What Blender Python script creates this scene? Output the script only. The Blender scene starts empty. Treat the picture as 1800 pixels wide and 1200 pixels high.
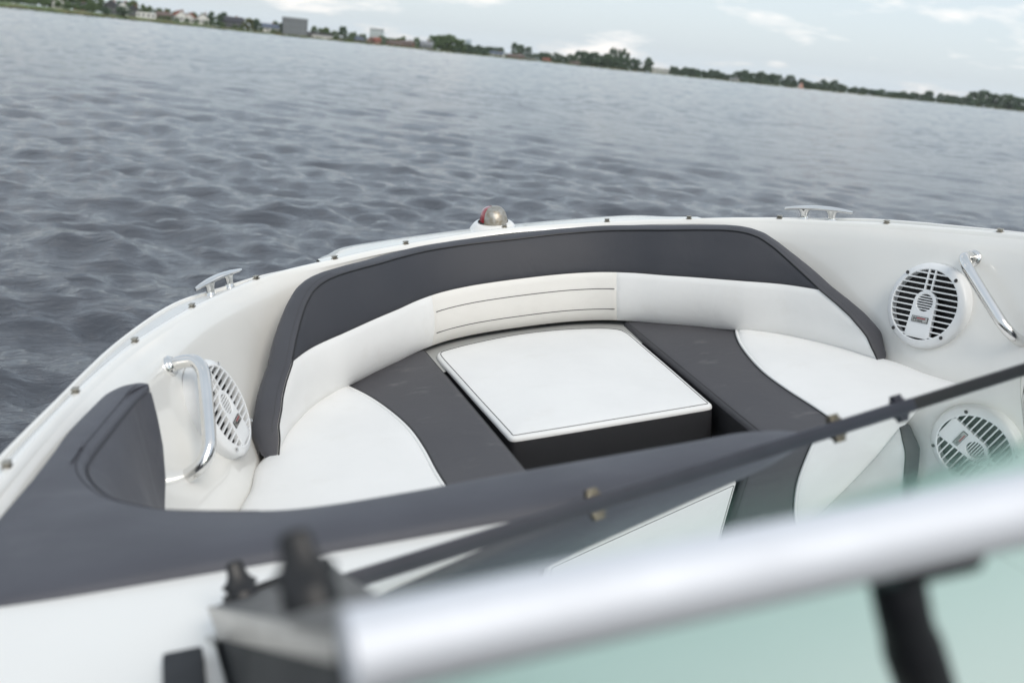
import bpy, bmesh, math, random
import numpy as np
from mathutils import Matrix, Vector
R = math.radians
sc = bpy.context.scene
col = sc.collection

# ------------------------------------------------------------------ camera
# boat frame: x starboard, y forward, z up, metres, z = 0 on the seat tops
CAM = np.array([-0.7853, -1.9416, 0.8969]); YAW, PITCH, ROLL, FPX = 0.29869, 0.34407, -0.03482, 2000.0
UP = np.array([0.15661, 0.05381, 0.98619]); UP /= np.linalg.norm(UP)     # gravity seen from the heeling boat
SEAT_H = 0.58                                                            # seat above the water
def cam_axes():
    f = np.array([math.sin(YAW)*math.cos(PITCH), math.cos(YAW)*math.cos(PITCH), -math.sin(PITCH)])
    r = np.array([math.cos(YAW), -math.sin(YAW), 0]); u = np.cross(r, f)
    return (math.cos(ROLL)*r + math.sin(ROLL)*u, -math.sin(ROLL)*r + math.cos(ROLL)*u, f)
AX = cam_axes()
_fw = np.array([0, 1, 0.]); _fw = _fw - _fw.dot(UP)*UP; _fw /= np.linalg.norm(_fw)
B = np.stack([np.cross(_fw, UP), _fw, UP])                               # boat -> world rotation
H = np.array([0, 0, SEAT_H])
def W(p): return B @ np.asarray(p, float) + H
def ray(px): 
    d = AX[2] + AX[0]*(px[0]-900)/FPX - AX[1]*(px[1]-600)/FPX
    return d/np.linalg.norm(d)
def at_z(px, z): d = ray(px); return CAM + d*(z-CAM[2])/d[2]
def at_d(px, dist): return CAM + ray(px)*dist
def at_deck(px, c=.277): d = ray(px); return CAM + d*((c-.105*CAM[1]-CAM[2])/(d[2]+.105*d[1]))
MB4 = Matrix([list(B[i])+[H[i]] for i in range(3)]+[[0, 0, 0, 1]])

cd = bpy.data.cameras.new('camera'); cam = bpy.data.objects.new('camera', cd); col.objects.link(cam)
cd.sensor_width = 36; cd.lens = FPX/1800*36; cd.clip_start = .02; cd.clip_end = 12000
r_, u_, f_ = [B @ a for a in AX]; cw = W(CAM)
cam.matrix_world = Matrix([[r_[i], u_[i], -f_[i], cw[i]] for i in range(3)]+[[0, 0, 0, 1]])
cd.dof.use_dof = True; cd.dof.focus_distance = 2.7; cd.dof.aperture_fstop = 4.4
sc.camera = cam
sc.render.resolution_x, sc.render.resolution_y = 1024, 682

# ------------------------------------------------------------------ light and sky
SUN_AZ, SUN_EL = R(172), R(44)       # azimuth clockwise from world +Y (boat's heading)
wd = bpy.data.worlds.new('World'); sc.world = wd; wd.use_nodes = True
nt = wd.node_tree; N = nt.nodes; L = nt.links; N.clear()
def nd(t, **k):
    n = N.new(t)
    for a, b in k.items(): setattr(n, a, b)
    return n
sky = nd('ShaderNodeTexSky', sky_type='NISHITA', sun_disc=False, sun_elevation=SUN_EL, sun_rotation=SUN_AZ, air_density=1.0, dust_density=2.0, ozone_density=1.5)
geo = nd('ShaderNodeTexCoord'); sep = nd('ShaderNodeSeparateXYZ'); L.new(geo.outputs['Generated'], sep.inputs[0])
zc = nd('ShaderNodeMath', operation='MAXIMUM'); L.new(sep.outputs[2], zc.inputs[0]); zc.inputs[1].default_value = 0
za = nd('ShaderNodeMath', operation='ADD'); L.new(zc.outputs[0], za.inputs[0]); za.inputs[1].default_value = .22
dx = nd('ShaderNodeMath', operation='DIVIDE'); L.new(sep.outputs[0], dx.inputs[0]); L.new(za.outputs[0], dx.inputs[1])
dy = nd('ShaderNodeMath', operation='DIVIDE'); L.new(sep.outputs[1], dy.inputs[0]); L.new(za.outputs[0], dy.inputs[1])
cb = nd('ShaderNodeCombineXYZ'); L.new(dx.outputs[0], cb.inputs[0]); L.new(dy.outputs[0], cb.inputs[1])
nz = nd('ShaderNodeTexNoise'); nz.inputs['Scale'].default_value = 2.3; nz.inputs['Detail'].default_value = 9; nz.inputs['Roughness'].default_value = .55
mp = nd('ShaderNodeMapping'); mp.inputs['Location'].default_value = (3.3, 1.9, 0); L.new(cb.outputs[0], mp.inputs[0]); L.new(mp.outputs[0], nz.inputs['Vector'])
cr = nd('ShaderNodeValToRGB'); cr.color_ramp.elements[0].position = .53; cr.color_ramp.elements[1].position = .66
L.new(nz.outputs[0], cr.inputs[0])
cover = nd('ShaderNodeMath', operation='MULTIPLY_ADD'); L.new(cr.outputs[0], cover.inputs[0]); cover.inputs[1].default_value = .26; cover.inputs[2].default_value = .68
# haze veil towards the horizon
hz = nd('ShaderNodeMapRange'); L.new(zc.outputs[0], hz.inputs[0]); hz.inputs[1].default_value = 0; hz.inputs[2].default_value = .10; hz.inputs[3].default_value = .85; hz.inputs[4].default_value = 0
mx = nd('ShaderNodeMath', operation='MAXIMUM'); L.new(cover.outputs[0], mx.inputs[0]); L.new(hz.outputs[0], mx.inputs[1])
cloudc = nd('ShaderNodeMixRGB'); L.new(cr.outputs[0], cloudc.inputs[0])
cloudc.inputs[1].default_value = (6.25, 6.95, 7.5, 1); cloudc.inputs[2].default_value = (8.6, 8.3, 8.0, 1)
mix = nd('ShaderNodeMixRGB'); L.new(mx.outputs[0], mix.inputs[0]); L.new(sky.outputs[0], mix.inputs[1]); L.new(cloudc.outputs[0], mix.inputs[2])
bg = nd('ShaderNodeBackground'); bg.inputs[1].default_value = .118; L.new(mix.outputs[0], bg.inputs[0])
wo = nd('ShaderNodeOutputWorld'); L.new(bg.outputs[0], wo.inputs[0])
sl = bpy.data.lights.new('sun', 'SUN'); sl.energy = 1.3; sl.angle = R(28); sl.color = (1, .94, .86)
so = bpy.data.objects.new('sun', sl); col.objects.link(so)
sd = Vector((math.sin(SUN_AZ)*math.cos(SUN_EL), math.cos(SUN_AZ)*math.cos(SUN_EL), math.sin(SUN_EL)))
so.rotation_euler = sd.to_track_quat('Z', 'Y').to_euler(); so.location = (0, 0, 30)
sc.view_settings.view_transform = 'Standard'; sc.view_settings.look = 'None'; sc.view_settings.exposure = .25; sc.view_settings.gamma = 1

# ------------------------------------------------------------------ materials
def mat(name, base, rough=.5, metal=0, coat=0, spec=.5, var=0, vscale=8, bump=0, bscale=400, var2=None, emit=None):
    m = bpy.data.materials.new(name); m.use_nodes = True; t = m.node_tree; b = t.nodes['Principled BSDF']
    b.inputs['Base Color'].default_value = (*base, 1); b.inputs['Roughness'].default_value = rough; b.inputs['Metallic'].default_value = metal
    b.inputs['Coat Weight'].default_value = coat; b.inputs['Coat Roughness'].default_value = .06; b.inputs['Specular IOR Level'].default_value = spec
    tc = t.nodes.new('ShaderNodeTexCoord')
    if var:
        n = t.nodes.new('ShaderNodeTexNoise'); n.inputs['Scale'].default_value = vscale; n.inputs['Detail'].default_value = 6
        t.links.new(tc.outputs['Object'], n.inputs['Vector'])
        mr = t.nodes.new('ShaderNodeMapRange'); mr.inputs[1].default_value = .35; mr.inputs[2].default_value = .7
        t.links.new(n.outputs[0], mr.inputs[0])
        mi = t.nodes.new('ShaderNodeMixRGB'); t.links.new(mr.outputs[0], mi.inputs[0])
        mi.inputs[1].default_value = (*base, 1); mi.inputs[2].default_value = (*(var2 or [c*(1-var) for c in base]), 1)
        t.links.new(mi.outputs[0], b.inputs['Base Color'])
        rr = t.nodes.new('ShaderNodeMapRange'); rr.inputs[3].default_value = rough*.85; rr.inputs[4].default_value = min(1, rough*1.25)
        t.links.new(n.outputs[0], rr.inputs[0]); t.links.new(rr.outputs[0], b.inputs['Roughness'])
    if bump:
        v = t.nodes.new('ShaderNodeTexNoise'); v.inputs['Scale'].default_value = bscale; v.inputs['Detail'].default_value = 3
        t.links.new(tc.outputs['Object'], v.inputs['Vector'])
        bu = t.nodes.new('ShaderNodeBump'); bu.inputs['Strength'].default_value = bump; bu.inputs['Distance'].default_value = .002
        t.links.new(v.outputs[0], bu.inputs['Height'])
        v2 = t.nodes.new('ShaderNodeTexNoise'); v2.inputs['Scale'].default_value = 9; v2.inputs['Detail'].default_value = 4; v2.inputs['Distortion'].default_value = .6
        t.links.new(tc.outputs['Object'], v2.inputs['Vector'])
        b2 = t.nodes.new('ShaderNodeBump'); b2.inputs['Strength'].default_value = .35; b2.inputs['Distance'].default_value = .006
        t.links.new(v2.outputs[0], b2.inputs['Height']); t.links.new(bu.outputs[0], b2.inputs['Normal']); t.links.new(b2.outputs[0], b.inputs['Normal'])
    return m
def speck(m, colour, scale, lo, hi, stretch=(1, 1, 1), amount=1.0):
    """scattered marks of wear over a material's own colour"""
    t = m.node_tree; b = t.nodes['Principled BSDF']; src = b.inputs['Base Color'].links[0].from_socket
    tc = t.nodes.new('ShaderNodeTexCoord'); mp_ = t.nodes.new('ShaderNodeMapping'); mp_.inputs['Scale'].default_value = stretch; t.links.new(tc.outputs['Object'], mp_.inputs[0])
    n = t.nodes.new('ShaderNodeTexNoise'); n.inputs['Scale'].default_value = scale; n.inputs['Detail'].default_value = 5; n.inputs['Roughness'].default_value = .65; t.links.new(mp_.outputs[0], n.inputs['Vector'])
    r = t.nodes.new('ShaderNodeMapRange'); r.inputs[1].default_value = lo; r.inputs[2].default_value = hi; r.inputs[4].default_value = amount; t.links.new(n.outputs[0], r.inputs[0])
    mi = t.nodes.new('ShaderNodeMixRGB'); t.links.new(r.outputs[0], mi.inputs[0]); t.links.new(src, mi.inputs[1]); mi.inputs[2].default_value = (*colour, 1); t.links.new(mi.outputs[0], b.inputs['Base Color'])
    return m
M = {}
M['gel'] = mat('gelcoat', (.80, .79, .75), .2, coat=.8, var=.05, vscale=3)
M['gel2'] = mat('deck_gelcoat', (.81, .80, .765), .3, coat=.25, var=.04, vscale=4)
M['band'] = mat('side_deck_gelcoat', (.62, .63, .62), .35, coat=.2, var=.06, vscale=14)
M['wv'] = mat('white_vinyl', (.80, .80, .785), .5, var=.05, vscale=7, bump=.12, bscale=700)
M['cv'] = mat('cream_vinyl', (.78, .76, .715), .5, var=.06, vscale=6, bump=.12, bscale=700)
M['dv'] = mat('charcoal_vinyl', (.029, .031, .039), .55, var=.12, vscale=9, bump=.25, bscale=800, var2=(.036, .038, .046))
M['sv'] = mat('seat_grey_vinyl', (.058, .057, .064), .55, var=.15, vscale=6, bump=.25, bscale=800, var2=(.072, .071, .077))
M['pv'] = mat('bolster_vinyl', (.068, .070, .085), .5, var=.12, vscale=9, bump=.3, bscale=900)
M['gv'] = mat('gusset_vinyl', (.055, .056, .065), .52, var=.12, vscale=9, bump=.3, bscale=900)
M['black'] = mat('black_plastic', (.012, .012, .013), .4, var=.3, vscale=30)
M['dark'] = mat('dark_vinyl_boxing', (.024, .024, .027), .5, var=.15, vscale=9)
M['thread'] = mat('dark_thread', (.05, .05, .05), .8)
M['thread2'] = mat('grey_thread', (.045, .046, .055), .8)
M['grey'] = mat('grey_base_panel', (.40, .405, .39), .5, var=.1, vscale=10)
M['steel'] = mat('stainless_steel', (.78, .77, .75), .09, metal=1, var=.06, vscale=30)
M['pit'] = mat('pitted_chrome', (.50, .475, .43), .42, metal=1, var=.35, vscale=70, var2=(.30, .25, .18), bump=.6, bscale=260)
M['brass'] = mat('tarnished_snap', (.46, .43, .37), .4, metal=1, var=.3, vscale=120)
M['tan'] = mat('dull_snap', (.20, .18, .14), .45, metal=.8, var=.4, vscale=150)
M['plastic'] = mat('white_plastic', (.78, .79, .79), .32, var=.03, vscale=20)
M['slat'] = mat('white_grille_plastic', (.80, .81, .81), .32, var=.03, vscale=20)
M['cone'] = mat('speaker_cone', (.008, .008, .009), .6, var=.3, vscale=40)
M['alu'] = mat('anodised_aluminium', (.52, .50, .465), .34, metal=1, var=.12, vscale=25)
M['tubealu'] = mat('brushed_aluminium', (.72, .735, .77), .6, metal=.45, var=.06, vscale=25)
M['post'] = mat('dull_aluminium', (.17, .165, .16), .45, metal=1, var=.15, vscale=18)
M['frame'] = mat('grey_window_seal', (.036, .038, .052), .5, var=.15, vscale=20, spec=.3)
M['rubber'] = mat('black_rubber', (.014, .015, .018), .5, var=.2, vscale=25, spec=.3)
M['badge'] = mat('badge_silver', (.42, .42, .40), .35, metal=.6)
M['red'] = mat('badge_red', (.30, .02, .03), .4)
M['redlens'] = mat('red_lens', (.35, .008, .012), .12, coat=1, var=.3, vscale=60)
M['dash'] = mat('dash_vinyl', (.74, .76, .74), .5, var=.06, vscale=6)
M['hull'] = mat('hull_gelcoat', (.78, .78, .76), .2, coat=.5, var=.04)
for k_ in ('wv', 'cv'): speck(M[k_], (.66, .64, .59), 11, .58, .75, amount=.25); speck(M[k_], (.30, .28, .25), 60, .755, .79, amount=.8)
for k_ in ('gel', 'gel2'): speck(M[k_], (.66, .64, .57), 6, .56, .74, amount=.22); speck(M[k_], (.35, .33, .29), 55, .755, .79, amount=.6)
speck(M['sv'], (.16, .155, .155), 9, .60, .74, (1, 2.5, 1), .55); speck(M['pv'], (.11, .112, .125), 7, .58, .74, (1, 2, 1), .5); speck(M['dv'], (.05, .05, .056), 8, .58, .74, amount=.5)
def glass(name, tint, k=3.8, r0=.04, rough=0.0):
    m = bpy.data.materials.new(name); m.use_nodes = True; t = m.node_tree; t.nodes.clear()
    lw = t.nodes.new('ShaderNodeLayerWeight'); lw.inputs[0].default_value = .5
    p = t.nodes.new('ShaderNodeMath'); p.operation = 'POWER'; t.links.new(lw.outputs['Facing'], p.inputs[0]); p.inputs[1].default_value = k
    a = t.nodes.new('ShaderNodeMath'); a.operation = 'MULTIPLY_ADD'; t.links.new(p.outputs[0], a.inputs[0]); a.inputs[1].default_value = 1-r0; a.inputs[2].default_value = r0
    tr = t.nodes.new('ShaderNodeBsdfTransparent'); tr.inputs[0].default_value = (*tint, 1)
    gl = t.nodes.new('ShaderNodeBsdfGlossy'); gl.inputs['Roughness'].default_value = rough; gl.inputs[0].default_value = (.95, .97, .96, 1)
    mi = t.nodes.new('ShaderNodeMixShader'); o = t.nodes.new('ShaderNodeOutputMaterial')
    t.links.new(a.outputs[0], mi.inputs[0]); t.links.new(tr.outputs[0], mi.inputs[1]); t.links.new(gl.outputs[0], mi.inputs[2]); t.links.new(mi.outputs[0], o.inputs[0])
    return m
M['glass'] = glass('green_tinted_glass', (.75, .89, .85))
M['teal'] = glass('teal_tinted_glass', (.62, .81, .77))
M['smoke'] = mat('smoked_panel', (.024, .027, .029), .55, var=.2, vscale=12, spec=.12)

# ------------------------------------------------------------------ mesh helpers
class MB:
    """collects faces in boat (or world) coordinates"""
    def __init__(s): s.v = []; s.f = []
    def grid(s, P, closeu=False, closev=False, flip=False):
        P = np.asarray(P, float); n, m = P.shape[:2]; o = len(s.v); s.v += P.reshape(-1, 3).tolist()
        for i in range(n-(0 if closeu else 1)):
            for j in range(m-(0 if closev else 1)):
                a, b, c, d = o+i*m+j, o+((i+1) % n)*m+j, o+((i+1) % n)*m+(j+1) % m, o+i*m+(j+1) % m
                s.f.append((a, d, c, b) if flip else (a, b, c, d))
        return s
    def poly(s, pts): o = len(s.v); s.v += [list(p) for p in pts]; s.f.append(tuple(range(o, o+len(pts)))); return s
    def box(s, c, sx, sy, sz, ax=None, bev=0):
        c = np.asarray(c, float); A = np.eye(3) if ax is None else np.asarray(ax, float)
        b = min(bev, sx*.45, sy*.45, sz*.45) if bev else 0
        bm = bmesh.new(); bmesh.ops.create_cube(bm, size=1)
        for v in bm.verts: v.co = (v.co.x*sx, v.co.y*sy, v.co.z*sz)
        if b: bmesh.ops.bevel(bm, geom=bm.edges[:], offset=b, segments=2, affect='EDGES', profile=.7)
        o = len(s.v); bm.verts.index_update()
        s.v += [list(c + v.co.x*A[0] + v.co.y*A[1] + v.co.z*A[2]) for v in bm.verts]
        s.f += [tuple(o+v.index for v in f.verts) for f in bm.faces]; bm.free(); return s
    def tube(s, path, r, seg=14, cap=True, squash=None):
        P = [np.asarray(p, float) for p in path]; n = len(P); rs = r if hasattr(r, '__len__') else [r]*n
        rings = []; ref = None
        for i in range(n):
            t = P[min(i+1, n-1)]-P[max(i-1, 0)]; t /= np.linalg.norm(t)+1e-12
            if ref is None: ref = np.cross(t, [0, 0, 1.]) if abs(t[2]) < .9 else np.cross(t, [1., 0, 0])
            a = ref - ref.dot(t)*t; a /= np.linalg.norm(a); ref = a; b = np.cross(t, a)
            rings.append([P[i]+rs[i]*(math.cos(q)*a+math.sin(q)*b) for q in np.linspace(0, 2*math.pi, seg, endpoint=False)])
        o = len(s.v); s.grid(rings, closev=True)
        if cap:
            s.f.append(tuple(o+j for j in range(seg))); s.f.append(tuple(o+(n-1)*seg+j for j in reversed(range(seg))))
        return s
    def lathe(s, c, ax, prof, seg=40, cap=False):
        """prof: list of (radius, height along axis)"""
        ax = np.asarray(ax, float); ax /= np.linalg.norm(ax); c = np.asarray(c, float)
        a = np.cross(ax, [0, 0, 1.]) if abs(ax[2]) < .9 else np.cross(ax, [1., 0, 0]); a /= np.linalg.norm(a); b = np.cross(ax, a)
        s.grid([[c+h*ax+r*(math.cos(q)*a+math.sin(q)*b) for q in np.linspace(0, 2*math.pi, seg, endpoint=False)] for r, h in prof], closev=True)
        if cap: o = len(s.v)-seg; s.f.append(tuple(range(o, o+seg)))
        return s
    def build(s, name, m, parent=None, base=(0, 0, 0), smooth=40):
        me = bpy.data.meshes.new(name); base = np.asarray(base, float)
        v = np.asarray(s.v, float)-base
        me.from_pydata(v.tolist(), [], s.f); me.validate()
        bm = bmesh.new(); bm.from_mesh(me); bmesh.ops.remove_doubles(bm, verts=bm.verts, dist=2e-5); bmesh.ops.recalc_face_normals(bm, faces=bm.faces); bm.to_mesh(me); bm.free()
        if smooth:
            me.polygons.foreach_set('use_smooth', [True]*len(me.polygons)); me.set_sharp_from_angle(angle=R(smooth))
        me.materials.append(m if not isinstance(m, str) else M[m])
        o = bpy.data.objects.new(name, me); col.objects.link(o)
        if parent is not None: o.parent = parent
        return o
def tag(o, label=None, cat=None, group=None, kind=None):
    for k, v in (('label', label), ('category', cat), ('group', group), ('kind', kind)):
        if v: o[k] = v
    return o
def boat_root(name, base):
    """an Empty standing in the boat frame at boat point base"""
    e = bpy.data.objects.new(name, None); col.objects.link(e); e.empty_display_size = .1
    e.matrix_world = MB4 @ Matrix.Translation(Vector(base)); return e
def spline(P, n, closed=False):
    """Catmull-Rom through P, resampled evenly"""
    P = np.asarray(P, float); k = len(P); Q = np.vstack([2*P[0]-P[1], P, 2*P[-1]-P[-2]]); out = []
    for i in range(k-1):
        a, b, c, d = Q[i:i+4]
        for t in np.linspace(0, 1, 24, endpoint=False):
            out.append(.5*((2*b)+(c-a)*t+(2*a-5*b+4*c-d)*t*t+(3*b-a-3*c+d)*t**3))
    out.append(P[-1]); out = np.array(out)
    s = np.r_[0, np.cumsum(np.linalg.norm(np.diff(out, axis=0), axis=1))]
    q = np.linspace(0, s[-1], n)
    return np.stack([np.interp(q, s, out[:, j]) for j in range(out.shape[1])], 1)
def smoothn(A, it=2):
    A = A.copy()
    for _ in range(it): A[1:-1] = .25*A[:-2]+.5*A[1:-1]+.25*A[2:]
    return A
def mirror(P): return np.asarray(P)*np.array([-1, 1, 1])
def plan_normals(P):
    t = np.gradient(P[:, :2], axis=0); t /= np.linalg.norm(t, axis=1)[:, None]+1e-12
    return np.stack([-t[:, 1], t[:, 0]], 1)
def zdeck(y): return .277-.105*y

# ================================================================== WATER
def build_water():
    rng = np.random.default_rng(5)
    hd = math.atan2(f_[0], f_[1])
    na = 620
    th = np.r_[np.linspace(-R(34), R(34), na), np.linspace(R(34), 2*math.pi-R(34), 130)[1:-1]] + hd
    rad = np.r_[0.02, .35, .7, np.geomspace(1.0, 30, 380), np.geomspace(30, 1250, 420)[1:], np.geomspace(1250, 4300, 10)[1:]]
    TH, RA = np.meshgrid(th, rad); X = cw[0]+RA*np.sin(TH); Y = cw[1]+RA*np.cos(TH); Z = np.zeros_like(X)
    dr = np.gradient(rad)[:, None]
    wind = hd+R(196)
    for i in range(170):
        lam = float(np.exp(rng.uniform(math.log(.10), math.log(2.2)))); k = 2*math.pi/lam
        a = wind+rng.normal(0, R(40)); ph = rng.uniform(0, 2*math.pi)
        amp = .0031*lam**.58*(1.30 if lam < .5 else .74)
        arg = k*(X*math.sin(a)+Y*math.cos(a))+ph
        fade = np.clip((lam/2.4-dr)/(lam/5), 0, 1)
        Z += amp*fade*(np.sin(arg)+.30*np.cos(2*arg))
    g = .85+.35*np.sin(X*.21+Y*.05+1)*np.sin(Y*.13-X*.07)
    Z *= g
    # beyond the reach of single waves: chop at the scale of the grid
    nf = rng.normal(0, 1, Z.shape); nf = .5*nf+.25*np.roll(nf, 1, 1)+.25*np.roll(nf, -1, 1); nf = nf+.6*np.roll(nf, 2, 1)
    Z += nf*.034*np.minimum(dr, 9)*np.clip((RA-9)/30, 0, 1)*(RA < 1300)
    mb = MB(); mb.grid(np.stack([X, Y, Z], 2), closev=True)
    me = bpy.data.meshes.new('water'); me.from_pydata(mb.v, [], mb.f); me.polygons.foreach_set('use_smooth', [True]*len(me.polygons))
    m = bpy.data.materials.new('lake_water'); m.use_nodes = True; t = m.node_tree; b = t.nodes['Principled BSDF']
    b.inputs['Base Color'].default_value = (.062, .068, .080, 1); b.inputs['Roughness'].default_value = .10; b.inputs['IOR'].default_value = 1.333
    tc = t.nodes.new('ShaderNodeTexCoord')
    mpn = t.nodes.new('ShaderNodeMapping'); mpn.inputs['Rotation'].default_value = (0, 0, hd); mpn.inputs['Scale'].default_value = (.62, 1.25, 1)
    t.links.new(tc.outputs['Object'], mpn.inputs[0])
    prev = None
    for s, st, di in ((1.6, .35, .05), (6.0, .9, .026), (20, 1.0, .009)):
        n = t.nodes.new('ShaderNodeTexNoise'); n.inputs['Scale'].default_value = s; n.inputs['Detail'].default_value = 5; n.inputs['Roughness'].default_value = .55; n.inputs['Distortion'].default_value = .5
        t.links.new(mpn.outputs[0], n.inputs['Vector'])
        bu = t.nodes.new('ShaderNodeBump'); bu.inputs['Strength'].default_value = st; bu.inputs['Distance'].default_value = di
        t.links.new(n.outputs[0], bu.inputs['Height'])
        if prev: t.links.new(prev.outputs[0], bu.inputs['Normal'])
        prev = bu
    t.links.new(prev.outputs[0], b.inputs['Normal'])
    me.materials.append(m); o = bpy.data.objects.new('water', me); col.objects.link(o); o['kind'] = 'structure'
    # clear the water out of the boat's own footprint height-wise: the hull goes through it
    return o
build_water()

# ================================================================== BOAT SHELL
KEEL = (0, -1.0, -.62)
boat = boat_root('motor_boat', KEEL)
tag(boat, 'white open-bow motor boat with charcoal upholstery, heeling as it crosses the lake', 'boat')
def part(mb, name, m, parent=None, smooth=40): return mb.build(name, m, parent or boat, KEEL if (parent is None or parent is boat) else parent['_b'], smooth)
def group(name, base, parent=None):
    """an Empty that holds the sub-parts of one part of the boat"""
    e = bpy.data.objects.new(name, None); col.objects.link(e); e.parent = parent or boat; e.empty_display_size = .05
    e.location = Vector(base)-Vector(KEEL); e['_b'] = list(base); return e

# stations: lip x, y, z | wall foot x, y | flange width
ST = np.array([
 (0, .645, .221, 0, .615, 0.012), (.13, .632, .2205, .13, .603, 0.012), (.253, .604, .221, .24, .565, 0.012), (.35, .563, .225, .33, .505, 0.012),
 (.442, .515, .228, .415, .44, 0.014), (.53, .470, .231, .49, .375, 0.02), (.60, .425, .233, .55, .312, 0.031), (.66, .355, .238, .60, .235, 0.043), (.712, .27, .247, .638, .15, 0.066),
 (.759, .178, .258, .667, .075, 0.064), (.813, .055, .271, .688, .0, 0.053), (.861, -.069, .284, .706, -.085, 0.042), (.902, -.205, .298, .735, -.165, 0.033),
 (.938, -.345, .311, .772, -.285, 0.028), (.968, -.483, .324, .80, -.42, 0.029), (.995, -.623, .337, .818, -.58, 0.031), (1.02, -.77, .35, .826, -.75, 0.031), (1.036, -.92, .365, .83, -.93, 0.031)])
full = smoothn(spline(np.vstack([ST[::-1]*np.array([-1, 1, 1, -1, 1, 1]), ST[1:]]), 241), 3)
G = full[:, :3]; WF = full[:, 3:5]; FW = full[:, 5]
nG = plan_normals(G)                                  # outward (left of travel port->bow->stbd)
if nG[120][1] < 0: nG = -nG
# interior wall
frac = [(0, 0), (.2, .21), (.4, .40), (.6, .56), (.78, .69), (.87, .765), (.925, .83)]
rows = []
for i in range(len(G)):
    g = G[i]; w = WF[i]; ring = [(w[0]*.985, w[1]-.004, -.12)]
    for t, f in frac: ring.append((w[0]+(g[0]-w[0])*f, w[1]+(g[1]-w[1])*f, g[2]*t))
    ring.append((g[0]-nG[i][0]*.013, g[1]-nG[i][1]*.013, g[2]-.0095)); rows.append(ring)
part(MB().grid(rows), 'cockpit_liner', 'gel', smooth=60)
# gunwale: runs on aft past the windscreen
aft = np.array([(1.05, -1.1, .384, .03), (1.066, -1.5, .42, .03), (1.07, -2.0, .455, .03), (1.06, -2.6, .48, .03)])
Gp = np.vstack([(aft*[-1, 1, 1, 1])[::-1], np.c_[G, FW], aft]); nGp = plan_normals(Gp)
if nGp[len(nGp)//2][1] < 0: nGp = -nGp
lip, band, rail, hull = [], [], [], []
for g, n in zip(Gp, nGp):
    w = g[3]
    P = lambda u, dz: (g[0]+n[0]*u, g[1]+n[1]*u, g[2]+dz)
    lip.append([P(-.013, -.0095), P(-.0095, -.004), P(-.006, -.0008), P(-.001, .0005), P(.003, -.0002), P(.0055, -.003), P(.0065, -.0085)])
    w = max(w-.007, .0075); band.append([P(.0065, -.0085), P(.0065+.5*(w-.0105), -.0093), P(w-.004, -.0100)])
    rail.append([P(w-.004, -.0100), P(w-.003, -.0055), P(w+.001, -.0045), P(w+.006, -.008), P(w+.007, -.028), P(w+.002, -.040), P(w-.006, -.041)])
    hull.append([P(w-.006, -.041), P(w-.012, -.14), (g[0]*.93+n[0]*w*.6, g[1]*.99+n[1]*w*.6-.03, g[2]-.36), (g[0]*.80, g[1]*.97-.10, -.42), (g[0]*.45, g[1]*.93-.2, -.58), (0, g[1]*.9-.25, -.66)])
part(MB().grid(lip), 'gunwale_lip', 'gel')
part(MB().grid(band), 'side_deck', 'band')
part(MB().grid(rail), 'rub_rail', 'gel2')
part(MB().grid(hull), 'hull', 'hull', smooth=60)
# bow platform
def platform():
    inner = []
    for i in range(len(G)):
        if abs(G[i][0]) <= .469: inner.append((G[i][0]+nG[i][0]*.004, G[i][1]+nG[i][1]*.004, G[i][2]-.001))
    inner = spline(inner, 61)
    half = [(0, .792, .195), (.13, .787, .195), (.26, .768, .196), (.345, .75, .197), (.385, .733, .198), (.403, .708, .201), (.43, .65, .208), (.455, .598, .216), (.470, .563, .221)]
    h = np.array(half); outer = spline(np.vstack([(h*[-1, 1, 1])[::-1], h[1:]]), 61)
    rows = []
    for a, b in zip(inner, outer):
        d = (b-a); L_ = np.linalg.norm(d[:2])+1e-6; e = np.array([d[0]/L_, d[1]/L_, 0])
        rows.append([a+d*t for t in (0, .3, .65)]+[b-e*min(.012, L_*.3), b-e*.004+[0, 0, -.002], b+[0, 0, -.007], b+e*.004+[0, 0, -.03], b-e*.03+[0, 0, -.055]])
    return MB().grid(rows)
part(platform(), 'bow_platform', 'gel')

# ---- fore-deck in front of and beside the windscreen, bulkhead, sole
def deck():
    mb = MB()
    for s in (-1, 1):
        g = []
        for y in np.linspace(-.965, -2.55, 30):
            xo = np.interp(-y, -Gp[::-1][:, 1][:40][::-1] if False else [.92, 1.1, 1.5, 2.0, 2.6], [1.036, 1.05, 1.066, 1.07, 1.06])
            xi = .165 if y > -1.25 else (.165+.55*min(1, (-1.25-y)/.25) if False else .165)
            if y < -1.55: xi = .80
            g.append([(s*x, y, zdeck(y)-.012+(.006*q)) for x, q in zip(np.linspace(xi, xo-.002, 12), np.linspace(0, 1, 12)**4)])
        mb.grid(g)
    return mb
part(deck(), 'fore_deck', 'gel2')
mb = MB()
for s in (-1, 1):
    mb.box((s*.515, -.972, .13), .69, .03, .46, bev=.008)                     # bulkhead below the bolster
part(mb, 'bulkhead', 'gel')
mb = MB(); mb.grid([[(u*np.interp(-y, [-.5, -.2, .1, .6, 2.6], [.22, .46, .58, .70, .76]), y, -.42) for u in np.linspace(-1, 1, 8)] for y in np.linspace(.5, -2.6, 20)]); part(mb, 'cockpit_sole', 'grey')
mb = MB()
for s in (-1, 1):
    P = np.array([(s*.228, .50), (s*.222, -.05), (s*.218, -.56)])
    mb.grid([[(p[0], p[1], z) for z in (-.42, -.25, -.105)] for p in P])
    mb.grid([[(s*x, -.56, z) for z in (-.42, -.105)] for x in (.218, .5, .82)])
mb.grid([[(x, .44-.02*abs(x), z) for z in (-.42, -.105)] for x in np.linspace(-.23, .23, 5)])
part(mb, 'seat_base', 'gel')
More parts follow.
